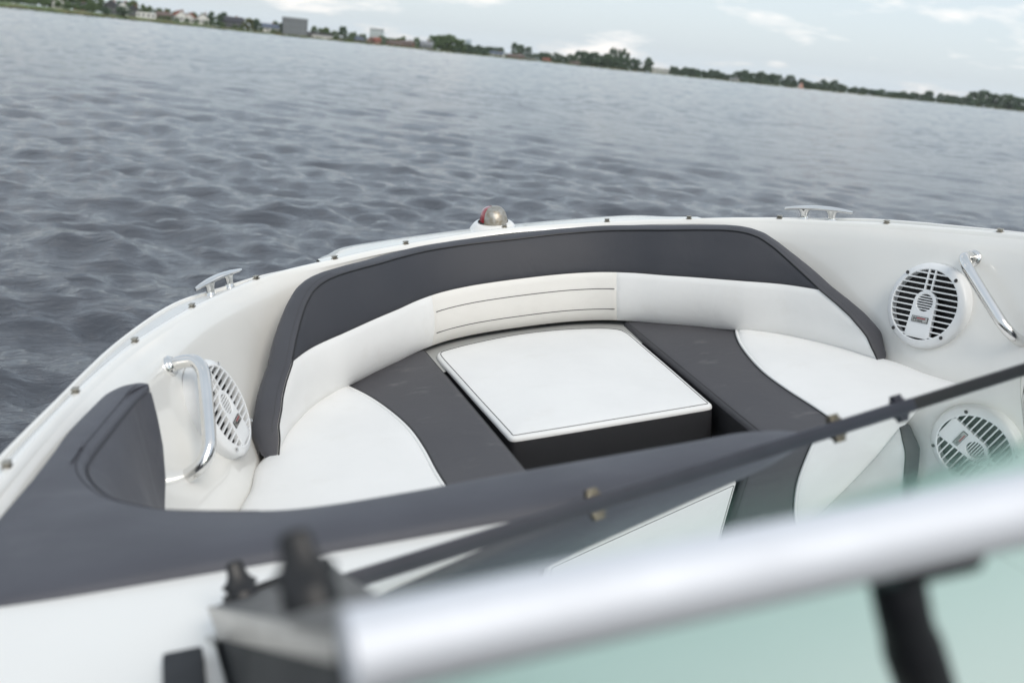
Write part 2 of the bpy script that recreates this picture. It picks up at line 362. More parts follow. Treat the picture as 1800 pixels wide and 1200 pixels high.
# grey panel seen in the gap between backrest and filler cushion
mb = MB(); mb.grid([[(x, y, -.010-.03*(.545-y)) for y in np.linspace(.555, .36, 5)] for x in np.linspace(-.262, .262, 13)]); part(mb, 'gap_panel', 'grey')

# ================================================================== BACKREST
Fh = np.array([(0, .527), (.07, .525), (.135, .517), (.204, .496), (.268, .458), (.322, .413), (.38, .369), (.433, .325), (.486, .28), (.535, .230), (.573, .171), (.606, .107), (.626, .048), (.637, .012)])
F = smoothn(spline(np.vstack([(Fh*[-1, 1])[::-1], Fh[1:]]), 401), 8)
nF = plan_normals(F)
if nF[200][1] < 0: nF = -nF
axf = np.abs(F[:, 0])
htop = np.interp(axf, [0, .15, .25, .38, .42, .445, .465, .485, .51, .535, .56, .585, .60, .613, .621, .628, .633, .6355, .637], [.213, .2155, .2195, .229, .2315, .231, .228, .220, .201, .176, .149, .121, .103, .084, .066, .045, .024, .010, .002])
htop = smoothn(htop[:, None], 3)[:, 0]
endf = np.clip((axf-.47)/.15, 0, 1)
def off(z, e): return np.interp(z, [0, .03, .07, .125, .17, .205, .24], [.004, -.008, -.014, -.008, .012, .032, .05]) + .016*e*min(1, z/.05)
def bpt(i, z, push=0):
    o = off(z, endf[i])+push
    return (F[i][0]+nF[i][0]*o, F[i][1]+nF[i][1]*o, z)
SEAM = .127
def panel(i0, i1, lo, hi, rows_=10, puff=.004):
    g = []
    for i in range(i0, i1+1):
        z0, z1 = lo(i), hi(i); ring = []
        if z1 < z0+.002: z1 = z0+.002
        for t in np.linspace(0, 1, rows_):
            t = .5-.5*math.cos(math.pi*t)
            ed = min(t, 1-t)*(z1-z0); es = min(i-i0, i1-i)*.0036
            p = puff*max(math.exp(-ed/.006), math.exp(-es/.005) if puff > .002 else 0)
            ring.append(bpt(i, z0+(z1-z0)*t, p))
        g.append(ring)
    return MB().grid(g)
back = group('backrest', (0, .45, 0))
iL = int(np.argmin(np.abs(F[:, 0]+.228))); iR = int(np.argmin(np.abs(F[:, 0]-.228)))
lowhi = lambda i: min(SEAM, htop[i]); lowlo = lambda i: .002
ilo = [i for i in range(401) if htop[i] > SEAM+.003]
part(panel(0, iL, lowlo, lowhi), 'lower_panel', 'wv', back); part(panel(iR, 400, lowlo, lowhi), 'lower_panel', 'wv', back)
part(panel(iL, iR, lowlo, lowhi), 'lower_panel', 'cv', back)
part(panel(ilo[0], ilo[-1], lambda i: SEAM, lambda i: htop[i], 12, .0035), 'upper_panel', 'dv', back)
# gusset around the outside
gs = []
for i in range(0, 401):
    z = htop[i]; gg = []; wf = .38+.62*math.sqrt(min(1, min(i, 400-i)/9))
    for u, dz in ((.0035, 0), (.005, .0015), (.010, .003), (.022, .0045), (.036, .004), (.047, .0005), (.053, -.007), (.055, -.02), (.055, -.06)):
        p = bpt(i, z, .0035+(u-.0035)*wf); gg.append((p[0], p[1], max(z+dz*(1-.4*endf[i]), .0 if z > .02 else z-.003)))
    gs.append(gg)
mb = MB().grid(gs)
for k, i in ((0, 0), (-1, 400)):                      # rolled under at the two ends
    g = np.array(gs[k]); t = F[i]-F[5 if i == 0 else 395]; t = np.array([t[0], t[1], 0])/np.linalg.norm(t)
    mb.grid([g+t*a+[0, 0, b] for a, b in ((0, 0), (.003, -.001), (.004, -.004), (.002, -.007), (-.01, -.008))])
part(mb, 'gusset', 'gv', back, smooth=50)
# piping groove line, stitches
def line(idx, zf, push, r, dash=None, mbx=None):
    mbx = mbx or MB(); pts = [bpt(i, zf(i), push) for i in idx]
    if dash is None: mbx.tube(pts, r, 6)
    else:
        P = spline(pts, int(dash))
        for a, b in zip(P[::2], P[1::2]): mbx.tube([a, b], r, 4)
    return mbx
part(line(range(0, 401), lambda i: htop[i], .0012, .0017), 'piping', 'black', back)
mb = MB()
gi = 4
for rng_ in (range(6, 90), range(311, 395)):
    P = spline([np.array(bpt(i, htop[i], .014))+[0, 0, .0036*(1-.4*endf[i])] for i in rng_], 160)
    for a, b in zip(P[::2], P[1::2]): mb.tube([a, b], .0006, 4)
line(range(ilo[0], ilo[-1]), lambda i: SEAM+.003, .0015, .0005, 420, mb)
for zz in (.088, .036): line(range(iL+1, iR), lambda i: zz, -.0002, .0009, None, mb)
part(mb, 'stitching', 'thread', back)
part(MB().grid([[(F[i][0]+nF[i][0]*o, F[i][1]+nF[i][1]*o, z) for o, z in ((.006, .0015), (.03, -.002), (.052, -.002), (.052, .03))] for i in range(14, 387)]), 'back_board', 'dark', back)

# ================================================================== SEAT CUSHIONS
def seat(s):
    base = (s*.5, -.1, -.105); root = boat_root('seat_cushion', base)
    side = 'starboard' if s > 0 else 'port'
    tag(root, ('white and grey seat cushion on the side of the fully visible round speaker' if s > 0 else 'white and grey seat cushion below the speaker half hidden by a grab handle'), 'cushion', 'bow seat cushions')
    n = 60
    I = spline([(.2475, .482), (.2415, .30), (.235, .10), (.230, -.06), (.226, -.2), (.221, -.40), (.218, -.55)], n)
    Sm = spline([(.475, .335), (.455, .300), (.427, .228), (.403, .135), (.388, .045), (.384, -.05), (.386, -.15), (.385, -.22), (.38, -.38), (.375, -.55)], n)
    O = spline([(.478, .338), (.53, .285), (.585, .215), (.63, .13), (.668, .04), (.690, -.01), (.704, -.085), (.730, -.155), (.768, -.28), (.797, -.42), (.815, -.55)], n)
    X = lambda p, z: (s*p[0], p[1], z)
    # grey band: from the piping over the rounded inner edge
    g = []
    for a, b in zip(I, Sm):
        d = b-a; ln = np.linalg.norm(d); e = d/ln
        row = [X(a, -.014), X(a+e*.001, -.008), X(a+e*.004, -.003), X(a+e*.010, 0)]
        row += [X(a+d*t, .004*math.sin(math.pi*t)) for t in (.12, .3, .5, .7, .85, .93)]+[X(b-e*.006, .0012), X(b-e*.002, -.001)]
        g.append(row)
    mbk(g, 'grey_panel', 'sv', root, base)
    g = []
    for a, b in zip(Sm, O):
        d = b-a; ln = max(np.linalg.norm(d), .004); e = d/(np.linalg.norm(d)+1e-9)
        row = [X(a+e*.002, .0), X(a+e*.0045, .0022)]+[X(a+d*max(t, min(.9, .008/ln)), .0025+.006*math.sin(math.pi*t)**.7) for t in (.04, .12, .3, .5, .7, .86, .93)]+[X(b-e*min(.012, .3*ln), .0005), X(b-e*.002, -.006), X(b, -.016)]
        g.append(row)
    mbk(g, 'white_panel', 'wv', root, base)
    mb = MB(); mb.tube([X(p, .0012) for p in Sm], .0032, 8); mb.build('piping', M['wv'], root, base)
    mb = MB(); mb.tube([X(p-[.0062, 0], .0022) for p in Sm], .0009, 5); mb.tube([X(a+[.006, 0], -.0012) for a in I], .0008, 5)
    mb.build('stitching', M['thread'], root, base)
    mb = MB(); mb.grid([[X(a, z) for z in (-.0135, -.05, -.09)]+[X(a+[.006, 0], -.103)] for a in I])
    mb.grid([[X(a, z) for z in (-.0155, -.06, -.103)] for a in O])
    mb.grid([[X(a+(b-a)*t, -.103) for t in (0, .5, 1)] for a, b in zip(I, O)])
    mb.grid([[X(p, z) for z in (-.103, -.013)] for p in (I[-1], Sm[-1], O[-1])]); mb.grid([[X(p, z) for z in (-.103, -.013)] for p in (I[0], Sm[0])])
    mb.build('boxing', M['dark'], root, base)
def mbk(g, name, m, root, base): MB().grid(g).build(name, M[m], root, base, 50)
seat(1); seat(-1)

# ================================================================== FILLER CUSHION
def filler():
    base = (0, .18, -.105); root = boat_root('filler_cushion', base)
    tag(root, 'white square filler cushion with dark sides bridging the two bow seats', 'cushion')
    half = [(0, -.0565), (.10, -.0565), (.17, -.056), (.198, -.0555), (.2095, -.0525), (.2145, -.044), (.2155, -.03), (.219, .05), (.224, .16), (.229, .29), (.2325, .385), (.231, .418), (.224, .441), (.208, .458), (.18, .474), (.12, .494), (.06, .505), (0, .509)]
    halfp = half[:10]+[(.2335, .40), (.2335, .435), (.230, .450), (.222, .462), (.195, .474), (.14, .490), (.06, .505)]
    ol = spline(half+[(-x, y) for x, y in halfp[:0:-1]]+[(0, -.0565)], 420)[:-1]
    on = plan_normals(np.c_[np.vstack([ol[-3:], ol, ol[:3]]), np.zeros(len(ol)+6)])[3:-3]
    if on[0][1] > 0: on = -on
    for _ in range(6): on = .25*np.roll(on, 1, 0)+.5*on+.25*np.roll(on, -1, 0)
    def ring(ins, z):
        if ins < .012: return [(p[0]-q[0]*ins, p[1]-q[1]*ins, z) for p, q in zip(ol, on)]
        k = 1-ins/.23; return [(p[0]*k, .2+(p[1]-.2)*k, z) for p in ol]
    rings = [ring(i, z) for i, z in ((0, -.0135), (.0, -.0105), (.001, -.0075), (.004, -.005), (.010, -.0035), (.03, -.001), (.07, .001), (.12, .003), (.17, .004))]
    g = MB().grid(rings, closev=True); o = len(g.v)-len(ol); g.f.append(tuple(range(o, o+len(ol))))
    g.build('top_panel', M['wv'], root, base, 50)
    MB().grid([ring(i, z) for i, z in ((.0015, -.013), (.0, -.02), (.0, -.095), (.006, -.105))], closev=True).build('boxing', M['dark'], root, base)
    mb = MB(); r = ring(.0095, -.0033); mb.tube(r+[r[0]], .0008, 5)
    mb.build('stitching', M['thread'], root, base)
    
filler()

# ================================================================== BOLSTERS (U-shaped coaming pads)
def bolster(s):
    outer = np.array([at_deck(p)[:2] for p in ((258, 674), (240, 673), (205, 680), (185, 688), (170, 697), (115, 752), (60, 820), (0, 895))] + [(-1.0, -.87), (-1.005, -.96), (-.985, -1.01), (-.94, -1.019), (-.84, -1.020), (-.72, -1.022), (-.56, -1.025), (-.44, -1.027), (-.3, -1.027), (-.215, -1.024), (-.175, -1.008), (-.163, -.985)])
    inner = np.array([at_deck(p)[:2] for p in ((262, 677), (252, 684), (235, 700), (190, 755), (163, 790), (152, 815), (165, 840), (200, 865), (260, 880), (300, 886), (420, 888), (540, 885), (700, 861), (920, 820), (1200, 770), (1300, 752), (1350, 751))]+[(-.163, -.95), (-.160, -.972)])
    n = 150
    # pair the two edges by hand-picked stations so that cross lines stay square
    ko = [0, 2, 5, 7, 9, 10, 12, 14, 16, 19]; ki = [0, 2, 4, 5, 7, 9, 11, 13, 14, 18]
    def seg(P, ks):
        out = []
        for a, b in zip(ks[:-1], ks[1:]):
            q = spline(P, 40*len(P)); 
            ia = np.argmin(np.linalg.norm(q-P[a], axis=1)); ib = np.argmin(np.linalg.norm(q-P[b], axis=1))
            sgm = q[ia:ib+1]; d = np.r_[0, np.cumsum(np.linalg.norm(np.diff(sgm, axis=0), axis=1))]
            u = np.linspace(0, d[-1], 16, endpoint=False); out += [(np.interp(x, d, sgm[:, 0]), np.interp(x, d, sgm[:, 1])) for x in u]
        out.append(P[-1]); return np.array(out)
    A, Bq = seg(outer, ko), seg(inner, ki)
    A, Bq = smoothn(A, 1), smoothn(Bq, 1)
    root = group('bolster', (s*.6, -.9, .36))
    g = []
    for i, (a, b) in enumerate(zip(A, Bq)):
        d = b-a; ln = np.linalg.norm(d)+1e-6; e = d/ln; k = min(1, ln/.07); row = []
        for u, dz in ((-.002, -.045), (0, -.022), (.003, -.011), (.009, -.004), (.018, -.0005)):
            p = a+e*u*k; row.append((s*-p[0], p[1], zdeck(p[1])+dz*k+.002*(k-1)))
        for t in (.25, .4, .5, .6, .75):
            p = a+d*t; row.append((s*-p[0], p[1], zdeck(p[1])+.006*k*math.sin(math.pi*t)))
        for u, dz in ((.020, .0004), (.012, -.001), (.006, -.004), (.002, -.009), (0, -.018)):
            p = b-e*u*k; row.append((s*-p[0], p[1], zdeck(p[1])+dz*k))
        p = b+e*.000; row.append((s*-p[0], p[1], zdeck(p[1])-.05*k))
        g.append(row)
    g0 = g; mb = MB().grid(g); part(mb, 'top_panel', 'pv', root, 55)
    # scooped inner panel that falls from the crease to the seat
    C = spline(np.array([at_deck(p)[:2] for p in ((264, 677), (252, 684), (235, 700), (190, 755), (163, 790), (152, 815), (165, 840), (200, 865), (260, 880), (300, 886), (420, 889), (540, 887))]), 60)
    D = spline(np.array([(-.850, -.44), (-.838, -.47), (-.82, -.505), (-.80, -.55), (-.78, -.59), (-.77, -.63), (-.755, -.68), (-.735, -.73), (-.71, -.78), (-.685, -.82), (-.66, -.86), (-.62, -.90)]), 60)
    g = []
    for i, (a, b) in enumerate(zip(C, D)):
        z1 = zdeck(a[1])-.010; row = []
        for t in (0, .04, .12, .25, .4, .55, .7, .85, 1):
            f = t**.6*.55+t*.45 if i > 6 else t
            bulge = .012*math.sin(math.pi*t)*min(1, i/12)
            row.append((s*-(a[0]+(b[0]-a[0])*f-bulge*.5+.010*math.sin(math.pi*min(1, t*1.6))*max(0, 1-i/9)), a[1]+(b[1]-a[1])*f, z1+(.0-z1)*t))
        g.append(row)
    mb = MB().grid(g); part(mb, 'inner_panel', 'pv', root, 60)
    mb = MB(); P = [(s*-p[0], p[1], zdeck(p[1])-.0085) for p in C[1:52]]; mb.tube(P, .0015, 6)
    from mathutils.bvhtree import BVHTree
    tm = MB().grid(g0); bv = BVHTree.FromPolygons([Vector(v) for v in tm.v], tm.f)
    Q = smoothn(C[1:56], 4); nq = plan_normals(np.c_[Q, np.zeros(len(Q))])
    if nq[0][0] > 0: nq = -nq
    P2 = []
    for q, m_ in zip(Q, nq):
        h = bv.ray_cast(Vector((s*-(q[0]+m_[0]*.012), q[1]+m_[1]*.012, 1)), Vector((0, 0, -1)))[0]
        if h is not None: P2.append((h.x, h.y, h.z+.0004))
    P2 = spline(P2, 260)
    for a, b in zip(P2[::2], P2[1::2]): mb.tube([a, b], .0007, 4)
    part(mb, 'stitching', 'thread2', root)
bolster(-1); bolster(1)

# ================================================================== SPEAKERS
NW = np.array([-.880, -.300, .362]); NW /= np.linalg.norm(NW)
SPK = np.array([.7315, -.0140, .1255])
def text_mesh(body, size, bold=False):
    cu = bpy.data.curves.new('lettering', 'FONT'); cu.body = body; cu.size = size; cu.align_x = 'LEFT'; cu.extrude = .0002; cu.resolution_u = 2
    ob = bpy.data.objects.new('lettering_source', cu); col.objects.link(ob)
    dg = bpy.context.evaluated_depsgraph_get(); me = bpy.data.meshes.new_from_object(ob.evaluated_get(dg)); bpy.data.objects.remove(ob)
    v = [tuple(x.co) for x in me.vertices]; f = [tuple(p.vertices) for p in me.polygons]; bpy.data.meshes.remove(me); return v, f
def speaker(s):
    mir = np.array([s, 1, 1]); n = NW*mir; c = SPK*mir
    up = np.array([0, 0, 1.])-n[2]*n; up /= np.linalg.norm(up)
    rt = np.cross(up, n)                              # right as seen facing the speaker
    a = R(-3.0)*1; up, rt = math.cos(a)*up+math.sin(a)*rt, math.cos(a)*rt-math.sin(a)*up
    P = lambda x, y, z: c+rt*x+up*y+n*z
    root = group('speaker', tuple(c)); RO, RI = .0915, .0755
    part(MB().lathe(c, n, [(RO+.0015, -.02), (RO, -.004), (RO, .002), (RO-.002, .0055), (RO-.006, .0085), (RI+.002, .0120), (RI, .0114), (RI, .004), (RI-.001, -.012)], 72), 'bezel', 'plastic', root)
    part(MB().lathe(c, n, [(RI+.004, -.004), (RI-.006, -.006), (.06, -.010), (.035, -.016), (.001, -.018)], 48), 'cone', 'cone', root)
    # tongue with tweeter ring and badge, tapering down to the bezel
    outl = [(-.026, 0.0)]+[(.026*math.cos(q), .026*math.sin(q)) for q in np.linspace(math.pi, 0, 14)]+[(.0265, -.02), (.029, -.0735), (.024, -.0755), (-.026, -.0755), (-.029, -.0735), (-.0265, -.02)]
    rin = .0185; k = 40; mb = MB(); oy = .004
    def edge(q):
        d = np.array([math.cos(q), math.sin(q)]); best = None
        for (x0, y0), (x1, y1) in zip(outl, outl[1:]+outl[:1]):
            A_ = np.array([[d[0], x0-x1], [d[1], y0-y1]])
            if abs(np.linalg.det(A_)) < 1e-12: continue
            t, u = np.linalg.solve(A_, [x0, y0])
            if t > 0 and -1e-6 <= u <= 1+1e-6 and (best is None or t > best): best = t
        return d*best
    qs = np.linspace(0, 2*math.pi, 96, endpoint=False); rows = []
    for q in qs:
        e = edge(q); i = np.array([math.cos(q), math.sin(q)])*rin
        rows.append([P(i[0], i[1]+oy, -.002), P(i[0], i[1]+oy, .0105), P(i[0]*1.06, i[1]*1.06+oy, .0117)]+[P(*(i*1.06+(e*.98-i*1.06)*t+[0, oy]), .0119) for t in (.4, .8, 1)]+[P(e[0], e[1]+oy, .0112), P(e[0], e[1]+oy, .002)])
    mb.grid(rows, closeu=True); part(mb, 'tweeter_housing', 'plastic', root, 35)
    part(MB().lathe(P(0, oy, 0), n, [(.0195, .001), (.012, .003), (.006, .0065), (.0005, .0075)], 24), 'tweeter', 'cone', root)
    for y in np.linspace(-.0135, .0135, 6):
        w = math.sqrt(.0188**2-y*y); part(MB().box(P(0, y+oy, .0085), 2*w, .0022, .004, (rt, up, n)), 'tweeter_slat', 'slat', root)
    ys = np.arange(-.066, .0700, .0121)
    for y in ys:
        w = math.sqrt((RI+.001)**2-y*y)
        if y < oy+.024:
            inner = .0255 if y < oy else math.sqrt(max(.0255**2-(y-oy)**2, 0))
            for sg in (-1, 1):
                if w-inner > .003: part(MB().box(P(sg*(w+inner)/2, y, .0088), w-inner, .0030, .006, (rt, up, n), .0006), 'slat', 'slat', root)
        else: part(MB().box(P(0, y, .0088), 2*w, .0030, .006, (rt, up, n), .0006), 'slat', 'slat', root)
    for x in (-.0085, .0085):
        y0, y1 = oy+.0235, math.sqrt(RI**2-x*x)+.001; part(MB().box(P(x*.9, (y0+y1)/2, .0092), .0032, y1-y0, .006, (rt, up, n), .0006), 'upright_bar', 'slat', root)
    for q in (47, 133, 227, 313):
        q = R(q); x, y = .0838*math.cos(q), .0838*math.sin(q)
        mb = MB().lathe(P(x, y, .0112), n, [(.0001, .0006), (.0030, .0007), (.0037, .0012), (.004, .0002)], 16); part(mb, 'screw', 'steel' if s < 0 else 'thread', root)
    by = -.0325
    part(MB().box(P(0, by, .0127), .0385, .0125, .0016, (rt, up, n), .0004), 'badge', 'black', root)
    part(MB().box(P(0, by, .0131), .0362, .0104, .0016, (rt, up, n), .0003), 'badge_plate', 'badge', root)
    part(MB().box(P(.0035, by+.0022, .0135), .020, .0026, .0014, (rt, up, n)), 'badge_stripe', 'red', root)
    mb = MB()
    for body, size, x, y in (('M', .0115, -.0155, -.0042), ('ARINE', .0050, -.0060, -.0042)):
        v, f = text_mesh(body, size); o = len(mb.v)
        mb.v += [list(P(x+p[0], by+y+p[1], .01410+p[2])) for p in v]; mb.f += [tuple(o+i for i in q) for q in f]
    part(mb, 'badge_lettering', 'black', root, 0)
    return root
speaker(1); speaker(-1)

# ================================================================== GRAB HANDLES
def handle(s):
    mir = np.array([s, 1, 1]); n = NW*mir; hT = np.array([.807, -.050, .229])*mir; hB = np.array([.819, -.214, .095])*mir
    ax = (hB-hT)/np.linalg.norm(hB-hT); root = group('grab_handle', tuple((hT+hB)/2))
    ctl = [hT-n*.004, hT+n*.012, hT+n*.026+ax*.002, hT+n*.045+ax*.010, hT+n*.057+ax*.029, hT+n*.061+ax*.056, hB+n*.061-ax*.056, hB+n*.057-ax*.029, hB+n*.045-ax*.010, hB+n*.026-ax*.002, hB+n*.012, hB-n*.004]
    part(MB().tube(spline(ctl, 64), .0116, 20), 'rail', 'steel', root, 60)
    for h in (hT, hB):
        part(MB().lathe(h, n, [(.0180, -.012), (.0180, .0010), (.0172, .0028), (.0140, .0042), (.0124, .0065), (.0117, .009)], 32), 'flange', 'steel', root, 50)
        for sg in (-1, 1): part(MB().lathe(h+ax*sg*.0148+n*.0032, n, [(.0024, -.002), (.0022, .0010), (.0014, .0015), (.0002, .0012)], 12), 'screw', 'steel', root)
handle(1); handle(-1)

# ================================================================== CLEATS
def cleat(s):
    mir = np.array([s, 1, 1]); cA = np.array([.715, .334, .2295])*mir; cF = np.array([.674, .388, .2265])*mir
    ax = (cF-cA)/np.linalg.norm(cF-cA); mid = (cA+cF)/2; root = group('mooring_cleat', tuple(mid)); upv = np.array([0, 0, 1.])
    for c in (cA, cF):
        sd_ = np.cross(ax, upv); rows = []
        for h, rl, rw in ((-.004, .0135, .0115), (.002, .013, .011), (.006, .0095, .0085), (.014, .0085, .0075), (.022, .0105, .008), (.029, .017, .009)):
            rows.append([c+upv*h+ax*rl*math.cos(q)+sd_*rw*math.sin(q) for q in np.linspace(0, 2*math.pi, 18, endpoint=False)])
        part(MB().grid(rows, closev=True), 'leg', 'steel', root, 60)
    ts = np.linspace(-1, 1, 33); rows = []; sd_ = np.cross(ax, upv)
    for t in ts:
        w = .0105*(1-.72*abs(t)**2.2)*(1 if abs(t) < .99 else .6); hgt = .0055*(1-.35*abs(t)**2); zc_ = .0325-.006*abs(t)**2
        rows.append([mid+ax*t*.083+upv*(zc_+hgt*math.sin(q))+sd_*w*math.cos(q) for q in np.linspace(0, 2*math.pi, 16, endpoint=False)])
    mb = MB().grid(rows, closev=True); mb.f.append(tuple(range(16))); o = len(mb.v)-16; mb.f.append(tuple(range(o, o+16)))
    part(mb, 'horn_bar', 'steel', root, 60)
cleat(1); cleat(-1)

# ================================================================== SNAP FASTENERS along the lip and the window frame
def snap(p, ax_, up_=(0, 0, 1)):
    ax_ = np.asarray(ax_, float); ax_ /= np.linalg.norm(ax_); up_ = np.asarray(up_, float); sd_ = np.cross(ax_, up_)
    root = group('snap_fastener', tuple(p)); p = np.asarray(p, float)
    part(MB().box(p+up_*.0010, .0125, .0105, .0020, (ax_, sd_, up_), .0008), 'foot', 'brass', root)
    part(MB().box(p+up_*.0034, .0085, .0068, .0034, (ax_, sd_, up_), .001), 'neck', 'brass', root)
    part(MB().box(p+up_*.0058, .0120, .0098, .0022, (ax_, sd_, up_), .001), 'cap', 'brass', root)
for x, y in ((.253, .604), (.442, .515), (.617, .412), (.759, .178), (.861, -.069), (.938, -.345), (.995, -.623)):
    for s in (-1, 1):
        i = int(np.argmin(np.linalg.norm(G[:, :2]-[s*x, y], axis=1))); t = G[min(i+1, 240)]-G[max(i-1, 0)]
        snap((G[i][0]-nG[i][0]*.001, G[i][1]-nG[i][1]*.001, G[i][2]), (t[0], t[1], 0))
snap((.004, .652, .2215), (1, 0, 0))

# ================================================================== BOW LIGHT
nav = np.array([0, .735, .201])
root = group('bow_light', tuple(nav))
def pedestal():
    rows = []
    for k, h in ((1.55, -.008), (1.5, 0.0), (1.38, .006), (1.2, .014), (1.1, .0165), (.9, .017), (.1, .017)):
        rows.append([nav+[.040*k*math.cos(q), .046*k*math.sin(q), h] for q in np.linspace(0, 2*math.pi, 40, endpoint=False)])
    return MB().grid(rows, closev=True)
part(pedestal(), 'pedestal', 'gel', root, 60)
def dome(a0, a1, scale, zoff=0):
    rows = []
    for ph in np.linspace(0, 1, 15):
        z = .040*math.sin(ph*math.pi/2)**1.0; rr = math.cos(ph*math.pi/2)**.62
        ring = []
        for q in np.linspace(a0, a1, 40):
            fy = .040*(1.12 if math.sin(q) < 0 else .9)
            ring.append(nav+[.035*rr*math.cos(q)*scale, fy*rr*math.sin(q)*scale-.006*(z/.043)*(1-z/.043), .017+z*(1 if scale >= 1 else .985)+zoff])
        rows.append(ring)
    return MB().grid(rows)
part(dome(R(-150), R(20), 1.0), 'housing', 'pit', root, 60)
part(dome(R(75), R(115), 1.0), 'housing_rib', 'pit', root, 60)
part(dome(R(115), R(210), .97), 'red_lens', 'redlens', root, 60)
gm = mat('green_lens', (.01, .16, .06), .12, coat=1); part(dome(R(20), R(75), .97), 'green_lens', gm, root, 60)
part(MB().lathe(nav+[0, 0, .014], (0, 0, 1), [(.0, .003), (.0375, .0032), (.0385, .005), (.0365, .0065)], 36), 'gasket', 'thread', root)
part(MB().lathe(nav+[.001, -.004, .0560], (0, -.15, 1), [(.0035, -.001), (.0042, .0012), (.0025, .0022), (.0002, .0018)], 14), 'screw', 'alu', root)

# ================================================================== WINDSCREEN
GM = np.array([-.10772, .49133, .86429]); GM /= np.linalg.norm(GM); GD = -.13486
def on_glass(px):
    d = ray(px); return CAM+d*((GD-CAM@GM)/(d@GM))
def to_glass(p): p = np.asarray(p, float); return p-GM*(p@GM-GD)
ws = group('windscreen', (-.3, -1.3, .40))
S0, S1 = np.array([-.700, -1.092, .392]), np.array([.36, -.918, .398])          # lower frame, follows the deck edge
SA, SB = to_glass(S0), to_glass(S1); sdir = (SB-SA)/np.linalg.norm(SB-SA)
SL = lambda x: SA+sdir*((x-SA[0])/sdir[0])
SB = SL(.172)
T0 = at_d((612, 1148), .362); T1 = at_d((1800, 893), .475)             # top rail axis
TL = lambda x: T0+(T1-T0)*((x-T0[0])/(T1[0]-T0[0]))
T1 = TL(.172)
gp = [SA, SB, to_glass(T1), to_glass(T0)]
def pane_mesh(q, nrm):
    q = [np.asarray(p, float) for p in q]
    g_ = np.array([[(q[0]+(q[1]-q[0])*u)*(1-v)+(q[3]+(q[2]-q[3])*u)*v for u in np.linspace(0, 1, 10)] for v in np.linspace(0, 1, 8)])
    mb = MB(); mb.grid(g_+nrm*.0025); mb.grid(g_-nrm*.0025); return mb
part(pane_mesh(gp, GM), 'glass_pane', 'glass', ws, 0)
up_s = GM
def bar(a, b, w, h, m, name, upv, parent=ws, bev=.003, lift=0):
    a = np.asarray(a, float); b = np.asarray(b, float); d = b-a; ln = np.linalg.norm(d); d /= ln
    u = np.asarray(upv, float)-np.dot(upv, d)*d; u /= np.linalg.norm(u); sd_ = np.cross(u, d)
    return part(MB().box((a+b)/2+u*lift, ln, w, h, (d, sd_, u), bev), name, m, parent)
joint = SA+sdir*((at_z((1590, 716), .395)-SA)@sdir)
bar(SA-sdir*.01, joint, .022, .012, 'frame', 'lower_seal', GM, lift=.004)
bar(SA-sdir*.01-GM*.004+[0, .012, 0], joint-GM*.004+[0, .012, 0], .014, .010, 'frame', 'lower_channel', GM)
bar(joint+sdir*.0005, SB, .019, .013, 'rubber', 'lower_seal', GM, lift=.003)
for px in ((1045, 868), (1472, 748), (1582, 716)):
    p = SA+sdir*((at_z(px, .40)-SA)@sdir); p = p+GM*.0090+[0, .003, 0]
    ax_ = sdir; sd_ = np.cross(GM, ax_); q = part
    part(MB().box(p+GM*.001, .0145, .010, .0025, (ax_, sd_, GM), .0008), 'snap_foot', 'tan' if px[0] < 1500 else 'frame', ws)
    part(MB().box(p+GM*.0045, .0115, .008, .005, (ax_, sd_, GM), .0015), 'snap_cap', 'tan' if px[0] < 1500 else 'frame', ws)
part(MB().tube([T0+(T1-T0)*t for t in np.linspace(0, 1, 12)], .0138, 28), 'top_rail', 'tubealu', ws, 60)
# starboard half of the screen, mirrored, and the divider between the halves
mq = [mirror(p) for p in (SA, SL(-.178), to_glass(TL(-.178)), to_glass(T0))]; GMm = mirror(GM)
part(pane_mesh(mq, GMm), 'glass_pane', 'glass', ws, 0)
bar(mq[0], mq[1], .022, .012, 'frame', 'lower_seal', GMm, lift=.004)
part(MB().tube([mirror(TL(x)) for x in np.linspace(-.178, T0[0], 8)], .0138, 28), 'top_rail', 'tubealu', ws, 60)
bar(SB+[.003, 0, 0], T1+[.003, 0, 0], .016, .016, 'alu', 'divider', GM)
# corner post between front pane and side pane
def slab(q, dn):
    q = [np.asarray(p, float) for p in q]; dn = np.asarray(dn, float)*np.ones((4, 3)); lo = [p+e for p, e in zip(q, dn)]; mb = MB()
    mb.poly(q); mb.poly(lo[::-1])
    for i in range(4): mb.poly([q[i], lo[i], lo[(i+1) % 4], q[(i+1) % 4]])
    return mb
c0, c1, c2, c3 = at_d((366, 1066), .95), np.array([-.692, -1.094, .404]), np.array([-.716, -1.655, .694]), at_d((585, 1124), .385)
part(slab([c0+[.006, 0, 0], c1, c2, c3+[.002, 0, 0]], [(0, -.002, -.016), (0, -.002, -.016), (0, -.002, -.007), (0, -.002, -.007)]), 'corner_post', 'post', ws, 0)
e0, e1, e2, e3 = at_d((364, 1066), .948), at_d((590, 1122), .384), at_d((590, 1164), .384), at_d((384, 1124), .948)
part(slab([e0, e1, e2, e3], (.0035, .001, 0)), 'side_rail', 'alu', ws, 0)
bar(c0+[.012, .004, .001], c1+[0, .004, .001], .006, .006, 'rubber', 'post_seal', GM)
